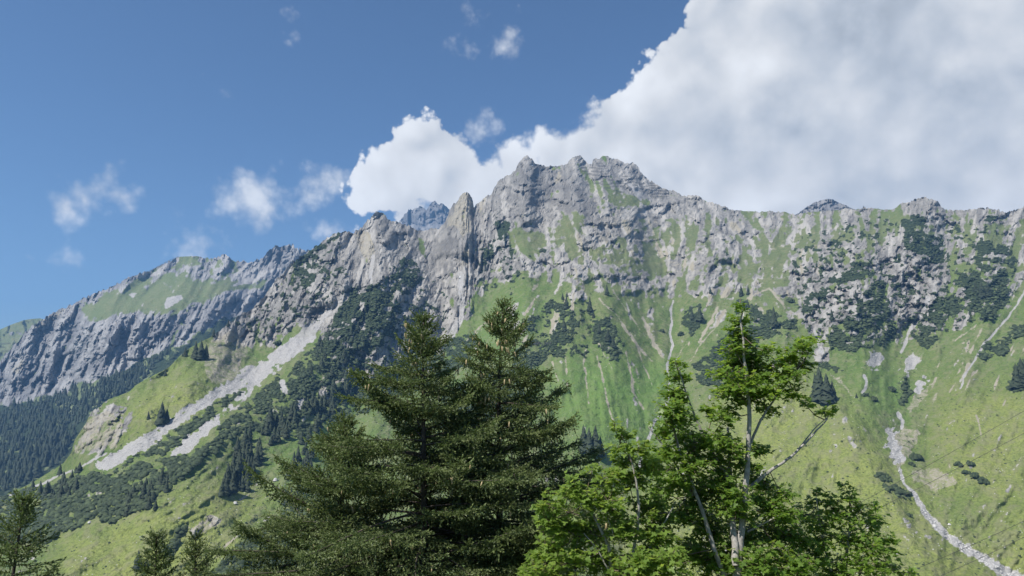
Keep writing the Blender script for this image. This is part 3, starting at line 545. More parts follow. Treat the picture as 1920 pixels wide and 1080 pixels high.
isoB = fbm(rb.X/22, rb.Y/16, 3, 5, .58)
rkB = .4*rkB+.6*blur(rkB, 5); rB = rkB+(isoB-.5)*.55+(finB-.5)*1.0+.07*b1+.06*b2+.07*b0; rmB = sstep(rB, .42, .62); rwB = blur(rmB, 3)
cl = blur((rkB > .9).astype(float), 6)
w2 = blur(1.2-.95*cl, 8)
qB0 = base_depth(rb, RB, [(-420,2300),(0,2500),(200,2700),(333,3000),(700,3300)], [(-420,1250),(0,1300),(400,1500),(700,1800)], 960, w2)
for _ in range(3): qB0 = blur(qB0, 3)
skB = rb.X+.42*rb.Y+(isoB-.5)*22+(finB-.5)*8; wyB = rb.Y+(fbm(rb.X/20, rb.Y/15, 1, 4)-.5)*24
gA, dA = facets(skB/20, wyB/52, 1); gB, dB = facets(skB/9, wyB/24, 2); gC, dC = facets(skB/5, wyB/9, 3, .8)
relB = rwB*(5*b1+3*b0+6*b2+7*b3+38*gA+24*gB+11*gC+(ridged((rb.X+.4*rb.Y)/22, rb.Y/60, 2, 5, .6)-.55)*50)+(1-rwB)*(2*b1+6*b2+8*b3)
qB = monotone(qB0-relB, 30.); rb.q = qB
build_sheet('distant_mountain', rb, RB, qB, [1-rmB, puB, scB, tnB], [sstep(.5+.1*b1+.08*b2+.36*(dB-.5)+.26*(dC-.5), 0, 1), np.clip(.12-.12*b2+.6*sstep(-b0, .8, 1.7), 0, .8)*cl, np.zeros(S2)+.15, np.zeros(S2)+.1], M_FAR, 2.3, 180, 985, jagamp=7, label='distant grey cliff ridge with a green crest, left of the main peak')

def small_peak(name, ridge, qt, vb, grassy, label, seed, jagamp=6, gradient=5.0, darkv=.2):
    rp = np.array(ridge, float)
    r = Raster(rp[0, 0], rp[-1, 0], rp[:, 1].min()-12, vb+6, 2.0, seed=seed); S3 = r.X.shape
    rv = np.interp(r.X[0], rp[:, 0], rp[:, 1])
    f3 = r.flow([(rp[:, 0].mean(), vb, .05, 1), (rp[0, 0], vb, -.5, 1), (rp[-1, 0], vb, .5, 1)])
    fx_ = r.X+(fbm(r.X/16, r.Y/12, seed, 4)-.5)*18; hA, kA = facets(fx_/22, r.Y/20, seed); hB, kB = facets(fx_/9, r.Y/9, seed+1)
    a1 = r.lic(f3, 4, 36, 31+seed); a2 = r.lic(f3, 10, 80, 41+seed)
    qq = qt-(r.Y-rv[None, :]).clip(0)*gradient-5*a1-8*a2-(80*hA+40*hB)*(1-.7*grassy)-(ridged(r.X/34, r.Y/30, seed, 5)-.5)*90
    ctr = rp[:, 0].mean(); qq = qq+np.abs(r.X-ctr)*1.2
    g = sstep(grassy+(fbm(r.X/20, r.Y/12, seed, 4)-.5)*.9, .45, .6)
    o = build_sheet(name, r, ridge, monotone(qq, 10), [g, g*0, g*0, g*0], [sstep(.5+.1*a1+.4*(kB-.5), 0, 1), g*0+darkv, g*0+.2, g*0], M_FAR, 2.0, 60, vb, jagamp=jagamp, label=label)
small_peak('distant_peak', [(700,470),(745,422),(756,405),(765,396),(775,392),(787,385),(795,389),(800,392),(805,384),(815,378),(828,381),(840,390),(850,400),(880,430),(900,450)], 5600, 470, .05, 'hazy blue grey peak behind the notch left of the brown tower', 3, darkv=.45)
small_peak('rocky_hump', [(1440,420),(1480,406),(1497,400),(1510,390),(1528,379),(1550,373),(1560,374),(1580,383),(1600,391),(1620,398),(1660,420)], 2700, 430, .12, 'bare grey rounded hump behind the ridge on the right', 5, jagamp=2, darkv=.35)
small_peak('distant_hill', [(-460,700),(-200,665),(-60,636),(0,618),(20,609),(45,600),(60,598),(75,597),(90,600),(130,640),(200,700)], 3600, 790, .75, 'pale green far hill at the left edge of the picture', 6, jagamp=2, gradient=6)

# ground under everything: a slope falling from the viewer, a valley floor, and flat land beyond
def ground_z(x, y):
    d = math.hypot(x, y*1.0); z = -1.75-.55*max(0, y) if y > 0 else -1.75+.12*min(-y, 60)
    return max(z, -216)
gx = np.concatenate([-np.geomspace(60, 9000, 24)[::-1], np.linspace(-56, 56, 57), np.geomspace(60, 9000, 24)])
gy = np.concatenate([-np.geomspace(20, 4000, 16)[::-1], np.linspace(-18, 60, 53), np.geomspace(64, 9500, 46)])
GX, GY = np.meshgrid(gx, gy); GZ = np.where(GY > 0, -1.75-.55*GY, -1.75-.12*np.maximum(GY, -60)); GZ = np.maximum(GZ, -216)+(fbm(GX/6, GY/6, 1, 4)-.5)*.5
GI = np.arange(GX.size).reshape(GX.shape)
gme = np_mesh('ground', np.stack([GX, GY, GZ], -1).reshape(-1, 3), np.stack([GI[:-1, :-1], GI[:-1, 1:], GI[1:, 1:], GI[1:, :-1]], -1).reshape(-1, 4), M_GROUND, True)
go = obj('ground', gme); go['kind'] = 'structure'; go['label'] = 'grassy slope falling away into the valley below the camera'

# air
hz_m = bpy.data.materials.new('haze'); hz_m.use_nodes = True; ht = NT(hz_m.node_tree); ht.n.remove(ht.n['Principled BSDF'])
pv = ht.node('ShaderNodeVolumePrincipled'); pv.inputs['Color'].default_value = rgb(.24, .53, 1.0); pv.inputs['Density'].default_value = 9.0e-5; pv.inputs['Anisotropy'].default_value = .1
ht.l.new(pv.outputs[0], ht.n['Material Output'].inputs['Volume'])
bx0, bx1 = np.array((-9500., -4400., -222.)), np.array((9500., 10000., 1250.))
hv = [[(bx0, bx1)[(i >> k) & 1][k] for k in range(3)] for i in range(8)]
ho = obj('haze', np_mesh('haze', hv, [(0, 2, 3, 1), (4, 5, 7, 6), (0, 1, 5, 4), (2, 6, 7, 3), (0, 4, 6, 2), (1, 3, 7, 5)], hz_m)); ho['kind'] = 'stuff'; ho['label'] = 'thin pale blue summer haze in the valley air'

# ------------------------------------------------------------------ mid-distance conifers
def on_main(u, v): return W3(u, v, float(rs.sample(rs.q, u, v)))
def on_far(u, v): return W3(u, v, float(rb.sample(rb.q, u, v)))
def conifer_geo(tiers, pts, seed, slim=.2):
    """unit-height conifer crown: ragged overlapping skirts; returns verts, tris, shade"""
    r = np.random.default_rng(seed); V = []; T = []; C = []
    for k in range(tiers):
        f = k/tiers; z0 = .06+.80*f; z1 = min(1.0, z0+.30*(1-f*.55)+.04); rad = slim*(1-f)**.85*(.85+.3*r.random())+.018
        b = len(V); V.append((r.normal()*.006, r.normal()*.006, z1)); C.append(.9)
        for i in range(pts):
            a = 2*math.pi*(i+.5*(k % 2))/pts+r.normal()*.12; rr_ = rad*(.62+.6*r.random() if i % 2 else .9+.35*r.random())
            V.append((rr_*math.cos(a), rr_*math.sin(a), z0-(.02+.05*r.random())*(1 if i % 2 else -.3))); C.append(r.random()*.7)
        for i in range(pts): T.append((b, b+1+i, b+1+(i+1) % pts))
    return np.array(V), np.array(T), np.array(C)
def trunk_geo(r0, h, sides=6):
    V = []; T = []
    for k, (z, r_) in enumerate(((-.06, r0), (h, r0*.55))):
        for i in range(sides): a = 2*math.pi*i/sides; V.append((r_*math.cos(a), r_*math.sin(a), z))
    for i in range(sides):
        j = (i+1) % sides; T += [(i, j, sides+j), (i, sides+j, sides+i)]
    return np.array(V), np.array(T)
CROWNS = []
for s_ in range(6):
    V, T, C = conifer_geo(10, 11, 100+s_, .165+.02*(s_ % 3)); CROWNS.append(np_mesh('crown', V, T, M_CONIFER, False, {'shade': ('FLOAT', C)}))
TV, TT = trunk_geo(.016, .9); TRUNK = np_mesh('trunk', TV, TT, M_BARK)
LOW = [conifer_geo(5, 7, 200+s_, .19) for s_ in range(5)]

trees = []      # (u, v, height px, sheet, label, group, solo)
def solo(u, v, h, label): trees.append((u, v, h, on_main, label, None, True))
def stand(poly, n, h, label, group, sheet=on_main, seed=1, jit=.28):
    r = np.random.default_rng(seed); p = np.array(poly, float); c = 0; pts = []
    x0, y0 = p.min(0); x1, y1 = p.max(0)
    md = .55*math.sqrt((x1-x0)*(y1-y0)/max(n, 1)); tries = 0
    while c < n and tries < n*60:
        tries += 1; x = r.uniform(x0, x1); y = r.uniform(y0, y1); ins = False
        for (xa, ya), (xb, yb) in zip(p, np.roll(p, -1, 0)):
            if (ya > y) != (yb > y) and x < (xb-xa)*(y-ya)/(yb-ya)+xa: ins = not ins
        if not ins or any((x-a)**2+(y-b)**2 < md*md*.22 for a, b in pts): continue
        pts.append((x, y)); trees.append((x, y, h*max(.45, 1+r.normal()*jit), sheet, label, group, False)); c += 1
for u, v, h, lb in [(1138,553,23,'lone dark conifer just under the pale rock band at centre'),(1106,584,30,'pointed dark spruce right of the small rock knob above the scree streaks'),(1062,580,26,'dark spruce at the top of the bushy spur, left of the small rock knob'),(1055,562,14,'short conifer beside the flat topped rock knob, left one of the two'),(1063,557,11,'tiny conifer between the rock knob and the ridge of dark scrub'),
                 (1113,596,14,'little conifer below the rock knob on the eroded spur'),(1312,602,32,'taller of the two spruces among scrub on the small green rib'),(1298,600,24,'shorter spruce of the pair among scrub on the small green rib'),(1332,550,12,'single round topped conifer on the pale rocky rib above the maple'),(1390,556,24,'thin dark spruce above the maple tip, left one of the twins'),(1403,553,19,'thin dark spruce above the maple tip, right one of the twins'),(1402,575,16,'dark spruce just below the twin spruces above the maple tip'),
                 (1452,614,42,'broad dark spruce right of the maple tip among low scrub'),(1538,752,66,'tallest dark spruce of the clump on the grassy knoll crest'),(1552,757,58,'second dark spruce standing close in the clump on the knoll crest'),(1530,740,42,'left edge spruce of the clump on the grassy knoll crest'),(1562,752,40,'right edge spruce of the clump on the grassy knoll crest'),
                 (1606,746,10,'tiny dark conifer at the lower end of the grey scree strip on the knoll'),(347,668,20,'dark spruce on the skyline of the near shoulder, left of the trio'),(366,672,34,'left spruce of the dark trio on the near shoulder'),(376,674,38,'middle and tallest spruce of the dark trio on the near shoulder'),(386,674,30,'right spruce of the dark trio on the near shoulder'),
                 (302,796,44,'large dark spruce on the meadow left of the long scree strip'),(312,792,26,'smaller spruce leaning against the large one by the long scree strip'),(278,786,16,'low bushy conifer left of the large spruce by the scree strip'),(310,705,14,'small spruce in front of the rocky edge of the near shoulder'),(258,1066,34,'lone dark spruce low on the yellow green meadow near two foreground tips'),(275,1062,20,'short spruce just right of the lone dark one on the lower meadow'),
                 (400,632,16,'small spruce on the skyline right of the trio'),(428,612,13,'tiny spruce on the skyline where the cliffs begin'),(1105,850,50,'left dark spruce of the stand peeping out right of the big spruces'),(1117,852,55,'tallest dark spruce of the stand peeping out right of the big spruces'),(1126,856,38,'right dark spruce of the stand peeping out right of the big spruces'),(1095,848,52,'leftmost hidden spruce of the stand beside the big foreground spruces'),
                 (1842,560,34,'tall dark spruce in the scrub patch near the right edge'),(1853,556,30,'second spruce in the scrub patch near the right edge'),(1830,548,22,'smaller spruce at the left of the scrub patch near the right edge'),(1908,728,48,'dark spruce at the right edge above the yellow pasture'),(1918,724,55,'tallest dark spruce at the right edge above the yellow pasture'),
                 (1605,560,18,'small spruce inside the dome shaped scrub patch on the right'),(1560,600,22,'spruce on the left flank of the dome shaped scrub patch'),(1140,640,26,'spruce among scrub on the eroded rib left of the stream'),(1124,625,22,'spruce at the top of the eroded rib left of the stream'),(1150,652,22,'lowest spruce on the eroded rib left of the stream'),(1058,622,24,'spruce inside the dark scrub left of the eroded ribs')]:
    solo(u, v, h, lb)
stand([(405,935),(470,932),(476,880),(505,840),(555,812),(560,785),(520,792),(472,815),(440,860)], 58, 25, 'dark spruce in the dense strip of forest beside the bright lower meadow', 'spruces in the strip beside the lower meadow', seed=3)
stand([(530,905),(525,948),(560,962),(592,870),(640,800),(600,795),(562,835)], 40, 26, 'dark spruce in the belt left of the big foreground spruces', 'spruces in the belt left of the foreground spruces', seed=4)
stand([(568,765),(600,752),(640,738),(700,742),(715,735),(715,790),(660,785),(600,780)], 46, 20, 'dark spruce in the stand below the tan scree scar', 'spruces below the tan scree scar', seed=5)
stand([(60,912),(130,880),(190,890),(150,930),(60,940)], 24, 20, 'spruce among low scrub below the end of the long scree strip', 'spruces below the end of the scree strip', seed=6)
stand([(222,972),(242,925),(300,892),(332,915),(290,958)], 24, 20, 'spruce in the rounded wood above the yellow green meadow', 'spruces in the rounded wood above the meadow', seed=7)
stand([(600,640),(640,600),(680,570),(700,640),(660,700),(560,730),(540,760),(590,690)], 46, 14, 'small spruce scattered in scrub under the left cliffs', 'small spruces under the left cliffs', seed=8)
stand([(500,800),(560,760),(640,720),(660,700),(640,760),(560,800)], 26, 18, 'spruce at the upper edge of the scrub slope right of the scree', 'spruces on the scrub slope right of the scree', seed=9)
stand([(8,922),(30,880),(100,810),(135,835),(112,868),(60,905)], 70, 24, 'dark spruce of the valley forest at the far left below the cliffs', 'spruces of the valley forest', on_far, 10)
stand([(-60,930),(0,775),(60,755),(150,728),(230,700),(300,665),(330,650),(250,730),(200,750),(165,775),(138,825),(120,850),(60,890),(8,922)], 900, 13, 'dark spruce of the valley forest at the far left below the cliffs', 'spruces of the valley forest', on_far, 11)
trees = [t for t in trees if not (590 < t[0] < 1080 and t[1] > 690+max(0, (700-t[0]))*1.2+max(0, (t[0]-1000))*.9 and not t[6])]
order = sorted(range(len(trees)), key=lambda i: -trees[i][2]*(5 if trees[i][6] else 1)*(1 if trees[i][0] > -5 else .01))
indiv = set(order[:290]); SV = []; ST = []; SC = []; off = 0
for i, (u, v, h, sheet, lb, gp, so_) in enumerate(trees):
    p = sheet(u, v); hm = h*p.y/F*1.03; rz = random.random()*6.28
    if i in indiv:
        e = empty('spruce_tree', p-Vector((0, 0, .02*hm)), label=lb, cat='tree', group=gp); e.rotation_euler[2] = rz; wd = (1.0 if so_ else 1.05)*random.uniform(.95, 1.25); e.scale = (hm*wd, hm*wd, hm)
        obj('crown', CROWNS[i % 6], e); obj('trunk', TRUNK, e)
    else:
        V, T, C = LOW[i % 5]; c_, s_ = math.cos(rz), math.sin(rz); wd = hm*random.uniform(1., 1.25)
        X = V[:, 0]*c_-V[:, 1]*s_; Y = V[:, 0]*s_+V[:, 1]*c_
        SV.append(np.stack([X*wd+p.x, Y*wd+p.y, V[:, 2]*hm+p.z-.03*hm], -1)); ST.append(T+off); SC.append(C); off += len(V)
fo = obj('forest', np_mesh('forest', np.concatenate(SV), np.concatenate(ST), M_CONIFER, False, {'shade': ('FLOAT', np.concatenate(SC))}))
tag(fo, 'dark far conifer forest filling the valley slope under the distant cliffs', 'forest', kind='stuff')

# dwarf pine scrub: low rounded clumps over every scrub patch
def bush_geo(seed, seg=6, rings=2):
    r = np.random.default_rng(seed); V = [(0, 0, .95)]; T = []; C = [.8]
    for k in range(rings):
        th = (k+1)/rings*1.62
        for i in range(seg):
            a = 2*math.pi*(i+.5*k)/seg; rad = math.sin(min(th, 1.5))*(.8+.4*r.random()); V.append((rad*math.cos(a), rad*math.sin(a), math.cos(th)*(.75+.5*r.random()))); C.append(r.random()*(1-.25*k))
    for i in range(seg): T.append((0, 1+i, 1+(i+1) % seg))
    for k in range(rings-1):
        for i in range(seg):
            a = 1+k*seg+i; b = 1+k*seg+(i+1) % seg; T += [(a, a+seg, b), (b, a+seg, b+seg)]
    return np.array(V), np.array(T), np.array(C)
BUSH = [bush_geo(300+k) for k in range(6)]
def scatter(name, rast, mask, n, size, label, cat, mat, geos, seed, zs=(.6, .9), ridge=RIDGE, xr=(-30, 1950)):
    r = np.random.default_rng(seed); w = mask*(rast.X > xr[0])*(rast.X < xr[1])*(rast.Y < 1110); w = w.ravel().astype(float); w /= w.sum()
    rv_ = np.interp(rast.X[0], *np.array(ridge, float).T); w = w.reshape(rast.X.shape)*(rast.Y > rv_[None]+3); w = w.ravel()/w.sum()
    idx = r.choice(w.size, n, p=w); u = rast.X.ravel()[idx]+r.uniform(-1, 1, n)*rast.st*.5; v = rast.Y.ravel()[idx]+r.uniform(-1, 1, n)*rast.st*.5
    qq = rast.sample(rast.q, u, v); x, z = ratios(u, v); P = np.stack([x*qq, qq, z*qq], -1)
    Vs = []; Ts = []; Cs = []; o_ = 0
    for g in range(len(geos)):
        k = np.arange(g, n, len(geos)); V, T, C = geos[g]; m = len(k); sc = size*r.uniform(.6, 1.5, m); zz = sc*r.uniform(zs[0], zs[1], m); a = r.uniform(0, 6.28, m)
        c_, s_ = np.cos(a)[:, None], np.sin(a)[:, None]
        A = np.stack([(V[:, 0]*c_-V[:, 1]*s_)*sc[:, None]+P[k, 0:1], (V[:, 0]*s_+V[:, 1]*c_)*sc[:, None]+P[k, 1:2], V[:, 2]*zz[:, None]+P[k, 2:3]], -1)
        Vs.append(A.reshape(-1, 3)); Ts.append((T[None]+(np.arange(m)*len(V))[:, None, None]+o_).reshape(-1, 3)); Cs.append((np.tile(C, m)*r.uniform(.5, 1.1, m).repeat(len(C))+np.where(r.random(m) < .12*vnoise(u[k]/40, v[k]/25, 2)*2, .9, 0).repeat(len(C))*.8)); o_ += m*len(V)
    o = obj(name, np_mesh(name, np.concatenate(Vs), np.concatenate(Ts), mat, False, {'shade': ('FLOAT', np.concatenate(Cs).clip(0, 1))})); tag(o, label, cat, kind='stuff'); return o
scatter('dwarf_pine_scrub', rs, (scrub > .55), 15500, 2.5, 'dark dwarf pine scrub carpeting ledges and spurs of the mountain', 'scrub', M_SCRUB, BUSH, 51)
scatter('far_dwarf_pine_scrub', rb, (puB > .5), 1600, 5.5, 'dark scrub among the valley forest under the distant cliffs', 'scrub', M_SCRUB, BUSH, 52, ridge=RB)
def rock_geo(seed):
    r = np.random.default_rng(seed); V, T, C = bush_geo(seed, 6, 2); return V*r.uniform(.7, 1.2, (len(V), 3)), T, C
ROCKS = [rock_geo(400+k) for k in range(5)]
scatter('scree_boulders', rs, (scree > .6)*(.3+fbm(rs.X/8, rs.Y/8, 1, 2)), 3000, .6, 'loose pale limestone boulders on scree strips and the stream bed', 'boulders', M_STONE, ROCKS, 53)
scatter('meadow_stones', rs, ((grass > .6)*(scrub < .3)*(fbm(rs.X/22, rs.Y/16, 6, 4) > .6)*(rs.Y > 560)).astype(float), 1800, .42, 'pale stones strewn over the grass slopes', 'stones', M_STONE, ROCKS, 54)
scatter('low_shrubs', rs, ((grass > .6)*(scrub < .3)*(scree < .3)*(fbm(rs.X/30, rs.Y/18, 2, 4) > .54)*(rs.Y > 470)).astype(float), 1500, .9, 'small dark alpine shrubs dotted over the grass slopes', 'shrubs', M_SCRUB, BUSH, 55)
SHRUB = []
for k in range(4):
    r = np.random.default_rng(520+k); Vs, Ts, Cs, o_ = [], [], [], 0
    for c in range(26):
        V, T, C = BUSH[c % 6]; a = r.uniform(0, 6.28); rad = math.sqrt(r.random())*.85; sz = r.uniform(.22, .42); Vs.append(V*sz*np.array((1, 1, 1.1))+np.array((math.cos(a)*rad, math.sin(a)*rad, r.uniform(0, .75)*(1-rad*rad)))); Ts.append(T+o_); Cs.append(np.clip(C*r.uniform(.4, 1.1), 0, 1)); o_ += len(V)
    SHRUB.append(np_mesh('shrub', np.concatenate(Vs), np.concatenate(Ts), M_SCRUB, False, {'shade': ('FLOAT', np.concatenate(Cs))}))
for k, (u, v, r_, lb) in enumerate([(1717,862,13,'large round dark bush beside the gravel fan of the stream'),(1709,872,7,'small bush tucked under the large round one by the stream'),(1798,873,8,'left bush of the cluster on the right hand pasture'),(1819,871,9,'upper bush of the cluster on the right hand pasture'),(1811,888,8,'middle bush of the cluster on the right hand pasture'),(1826,893,9,'broad bush low in the cluster on the right hand pasture'),(1843,905,11,'lowest and largest bush of the cluster on the right hand pasture'),
                              (1704,967,6,'small lone bush on the grass left of the pale stream bed'),(1672,732,9,'flat dark bush in the hollow left of the white scree patch'),(1622,742,7,'dark bush at the foot of the little waterfall streak'),(1637,750,8,'second dark bush just below the waterfall streak'),(521,645,9,'round dark bush on the grass edge beside the top of the long scree strip'),(1241,622,6,'small dark bush on the pale rib left of the central stream'),(1277,628,8,'round dark bush right of the central stream'),(1480,566,9,'round dark bush in the grassy hollow right of the maple tip'),
                              (190,969,6,'round dark bush at the upper rim of the lower left meadow'),(444,609,7,'dark bush on the crest where the near shoulder meets the cliffs')]):
    p = on_main(u, v); s_ = r_*p.y/F; o = obj('shrub', SHRUB[k % 4]); o.location = p-Vector((0, 0, s_*.15)); o.scale = (s_*1.1, s_*.9, s_*1.15); o.rotation_euler[2] = k*1.3; tag(o, lb, 'bush')
BOULDER = np_mesh('boulder', *rock_geo(611)[:2], M_STONE, False)
for k, (u, v, r_, lb) in enumerate([(863,521,4.5,'bright white boulder stuck in the gully below the brown rock tower'),(516,901,6,'pale boulder on the bright meadow left of the foreground spruces'),(441,944,5,'tan boulder at the lower end of the spruce strip'),(1752,987,5,'grey boulder in the middle of the pale stream bed'),(168,980,4,'white boulder at the upper rim of the lower left meadow'),(1780,984,3.5,'small pale boulder on the grass beside the stream bed')]):
    p = on_main(u, v); s_ = r_*p.y/F; o = obj('boulder', BOULDER); o.location = p; o.scale = (s_*.8, s_*.75, s_*.95); o.rotation_euler[2] = k*2.1; tag(o, lb, 'boulder')

# ------------------------------------------------------------------ avalanche barriers
def boxes_mesh(name, bl, mat):
    V = []; Fc = []
    for (c, h) in bl:
        b = len(V)
        for i in range(8): V.append([c[k]+h[k]*(1 if (i >> k) & 1 else -1) for k in range(3)])
        Fc += [tuple(b+i for i in f) for f in ((0, 2, 3, 1), (4, 5, 7, 6), (0, 1, 5, 4), (2, 6, 7, 3), (0, 4, 6, 2), (1, 3, 7, 5))]
    return np_mesh(name, V, Fc, mat)
def barrier_mesh(n):
    bl = [((-.5+i/(n-1), -.01, .45), (.007, .012, .55)) for i in range(n)]+[((0, .01+.02*k, .22+.24*k), (.5, .012, .045)) for k in range(4)]
    return boxes_mesh('avalanche_barrier', bl, M_STEEL)
BAR = [barrier_mesh(n) for n in (6, 8, 11)]
rows = [(1045,1110,168),(1060,1135,190),(905,960,205),(985,1040,205),(920,975,235),(1050,1110,215),(1000,1060,238),(1065,1120,242),(950,1010,262),(1010,1080,272),(1085,1150,264),(1120,1180,282),(1100,1170,304),(1010,1080,304),(1090,1140,330),(1150,1210,318),(1020,1090,345),(1095,1170,357),(1180,1240,346),(1110,1175,387),(1190,1250,375),(1230,1290,345),(1260,1310,372),(1280,1330,285),(1300,1350,312),(1360,1420,305),(1340,1390,332),(1380,1440,340),(1370,1420,364),(1430,1490,350),(1450,1510,374),(1510,1570,345),(1520,1600,365),(1540,1630,388),(1520,1690,412),(1510,1700,438),(1560,1680,465),(1430,1490,418),(1200,1250,412),(1240,1300,425)]
def barrier(pa, pb, h, label, group):
    d = pb-pa; o = obj('avalanche_barrier', BAR[min(2, int(d.length/28))]); o.location = (pa+pb)/2-Vector((0, 0, h*.15)); o.rotation_euler = (0, -math.atan2(d.z, math.hypot(d.x, d.y)), math.atan2(d.y, d.x)); o.scale = (d.length, h*1.2, h)
    tag(o, label, 'barrier', group); return o
for (xa, xb, y) in rows:
    ua, ub, v = 900+xa/4.8, 900+xb/4.8, 270+y/4.8+3
    qa = min(float(rs.sample(rs.q, ua+(ub-ua)*k_/6, v+dv_)) for k_ in range(7) for dv_ in (-4, -2, 0, 1.5))-1.0
    barrier(W3(ua, v, qa), W3(ub, v, qa), 6.0, 'dark steel snow barrier in rows across the summit flank', 'snow barriers on the summit flank')
for k in range(14):
    u = 236+k*7.2; v = float(np.interp(u, *np.array(RB, float).T))+1; qa = float(rb.sample(rb.q, u, v+6))
    barrier(W3(u, v+.5, qa), W3(u+6, v-2.5, qa), 6.0, 'small dark barrier on the skyline of the distant ridge', 'snow barriers on the distant skyline')
for k, (ua, ub, v) in enumerate([(-14,4,640),(2,20,646),(-8,10,653),(4,24,660),(-12,6,668),(6,18,676)]):
    barrier(W3(ua, v, 3000), W3(ub, v-1, 3000), 7.0, 'snow barrier on the far green hill at the left edge', 'snow barriers at the left edge')
qa = float(rs.sample(rs.q, 1005, 648))-3
barrier(W3(978, 647, qa), W3(1032, 646, qa), 4.5, 'long dark wooden barrier on the slope just right of the big spruce top', None)

# ------------------------------------------------------------------ foreground trees
def tube(points, radii, sides=6):
    P = np.array(points, float); n = len(P); T_ = np.gradient(P, axis=0); T_ /= np.linalg.norm(T_, axis=1)[:, None]+1e-9
    ref = np.array((0, 0, 1.)) if abs(T_[0, 2]) < .9 else np.array((1., 0, 0)); N = np.cross(T_, ref); N /= np.linalg.norm(N, axis=1)[:, None]+1e-9; B = np.cross(T_, N)
    a = 2*math.pi*np.arange(sides)/sides
    V = P[:, None, :]+np.asarray(radii, float)[:, None, None]*(np.cos(a)[None, :, None]*N[:, None, :]+np.sin(a)[None, :, None]*B[:, None, :])
    I = np.arange(n*sides).reshape(n, sides); J = np.roll(I, -1, 1)
    return V.reshape(-1, 3), np.stack([I[:-1], J[:-1], J[1:], I[1:]], -1).reshape(-1, 4)
def join(parts):
    V = []; Fc = []; o_ = 0
    for v, f in parts: V.append(v); Fc.append(f+o_); o_ += len(v)
    return np.concatenate(V), np.concatenate(Fc)
def needles(tw, n, r, nl=(.030, .050), wd=.023):
    """tw: (start, end, shade) twigs -> spiky brush of narrow triangles"""
    A = np.array([t[0] for t in tw]); B = np.array([t[1] for t in tw]); sh = np.array([t[2] for t in tw]); m = len(tw)
    D = B-A; L = np.linalg.norm(D, axis=1); D = D/L[:, None]
    cnt = np.maximum(4, (n*L/.3).astype(int)); id_ = np.repeat(np.arange(m), cnt); k = len(id_)
    t = r.random(k); t[np.cumsum(cnt)-1] = 1.0
    ref = r.normal(size=(k, 3)); d = D[id_]; rad = ref-(ref*d).sum(1)[:, None]*d; rad /= np.linalg.norm(rad, axis=1)[:, None]
    nd = d*r.uniform(.8, 1.3, k)[:, None]+rad*r.uniform(.4, .75, k)[:, None]; nd /= np.linalg.norm(nd, axis=1)[:, None]
    sag = np.stack([t*0, t*0, -.10*L[id_]*t*t], -1)
    base = A[id_]+D[id_]*(t*L[id_])[:, None]+sag; ln = r.uniform(nl[0], nl[1], k)[:, None]
    side = np.cross(nd, r.normal(size=(k, 3))); side /= np.linalg.norm(side, axis=1)[:, None]
    V = np.stack([base-side*wd*.5, base+side*wd*.5, base+nd*ln], 1).reshape(-1, 3)
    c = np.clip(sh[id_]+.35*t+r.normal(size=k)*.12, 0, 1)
    return V, np.arange(3*k).reshape(-1, 3), np.repeat(c, 3)
CONE_V = []; CONE_F = []
_s = 7; _r = [(.0, .006), (-.012, .014), (-.045, .018), (-.085, .016), (-.115, .008), (-.124, .001)]
for z, r_ in _r:
    for i in range(_s): CONE_V.append((r_*math.cos(6.283*i/_s), r_*math.sin(6.283*i/_s), z))
for k in range(len(_r)-1):
    for i in range(_s): CONE_F.append((k*_s+i, k*_s+(i+1) % _s, (k+1)*_s+(i+1) % _s, (k+1)*_s+i))
CONE = np_mesh('cone', CONE_V, CONE_F, M_CONE, True)
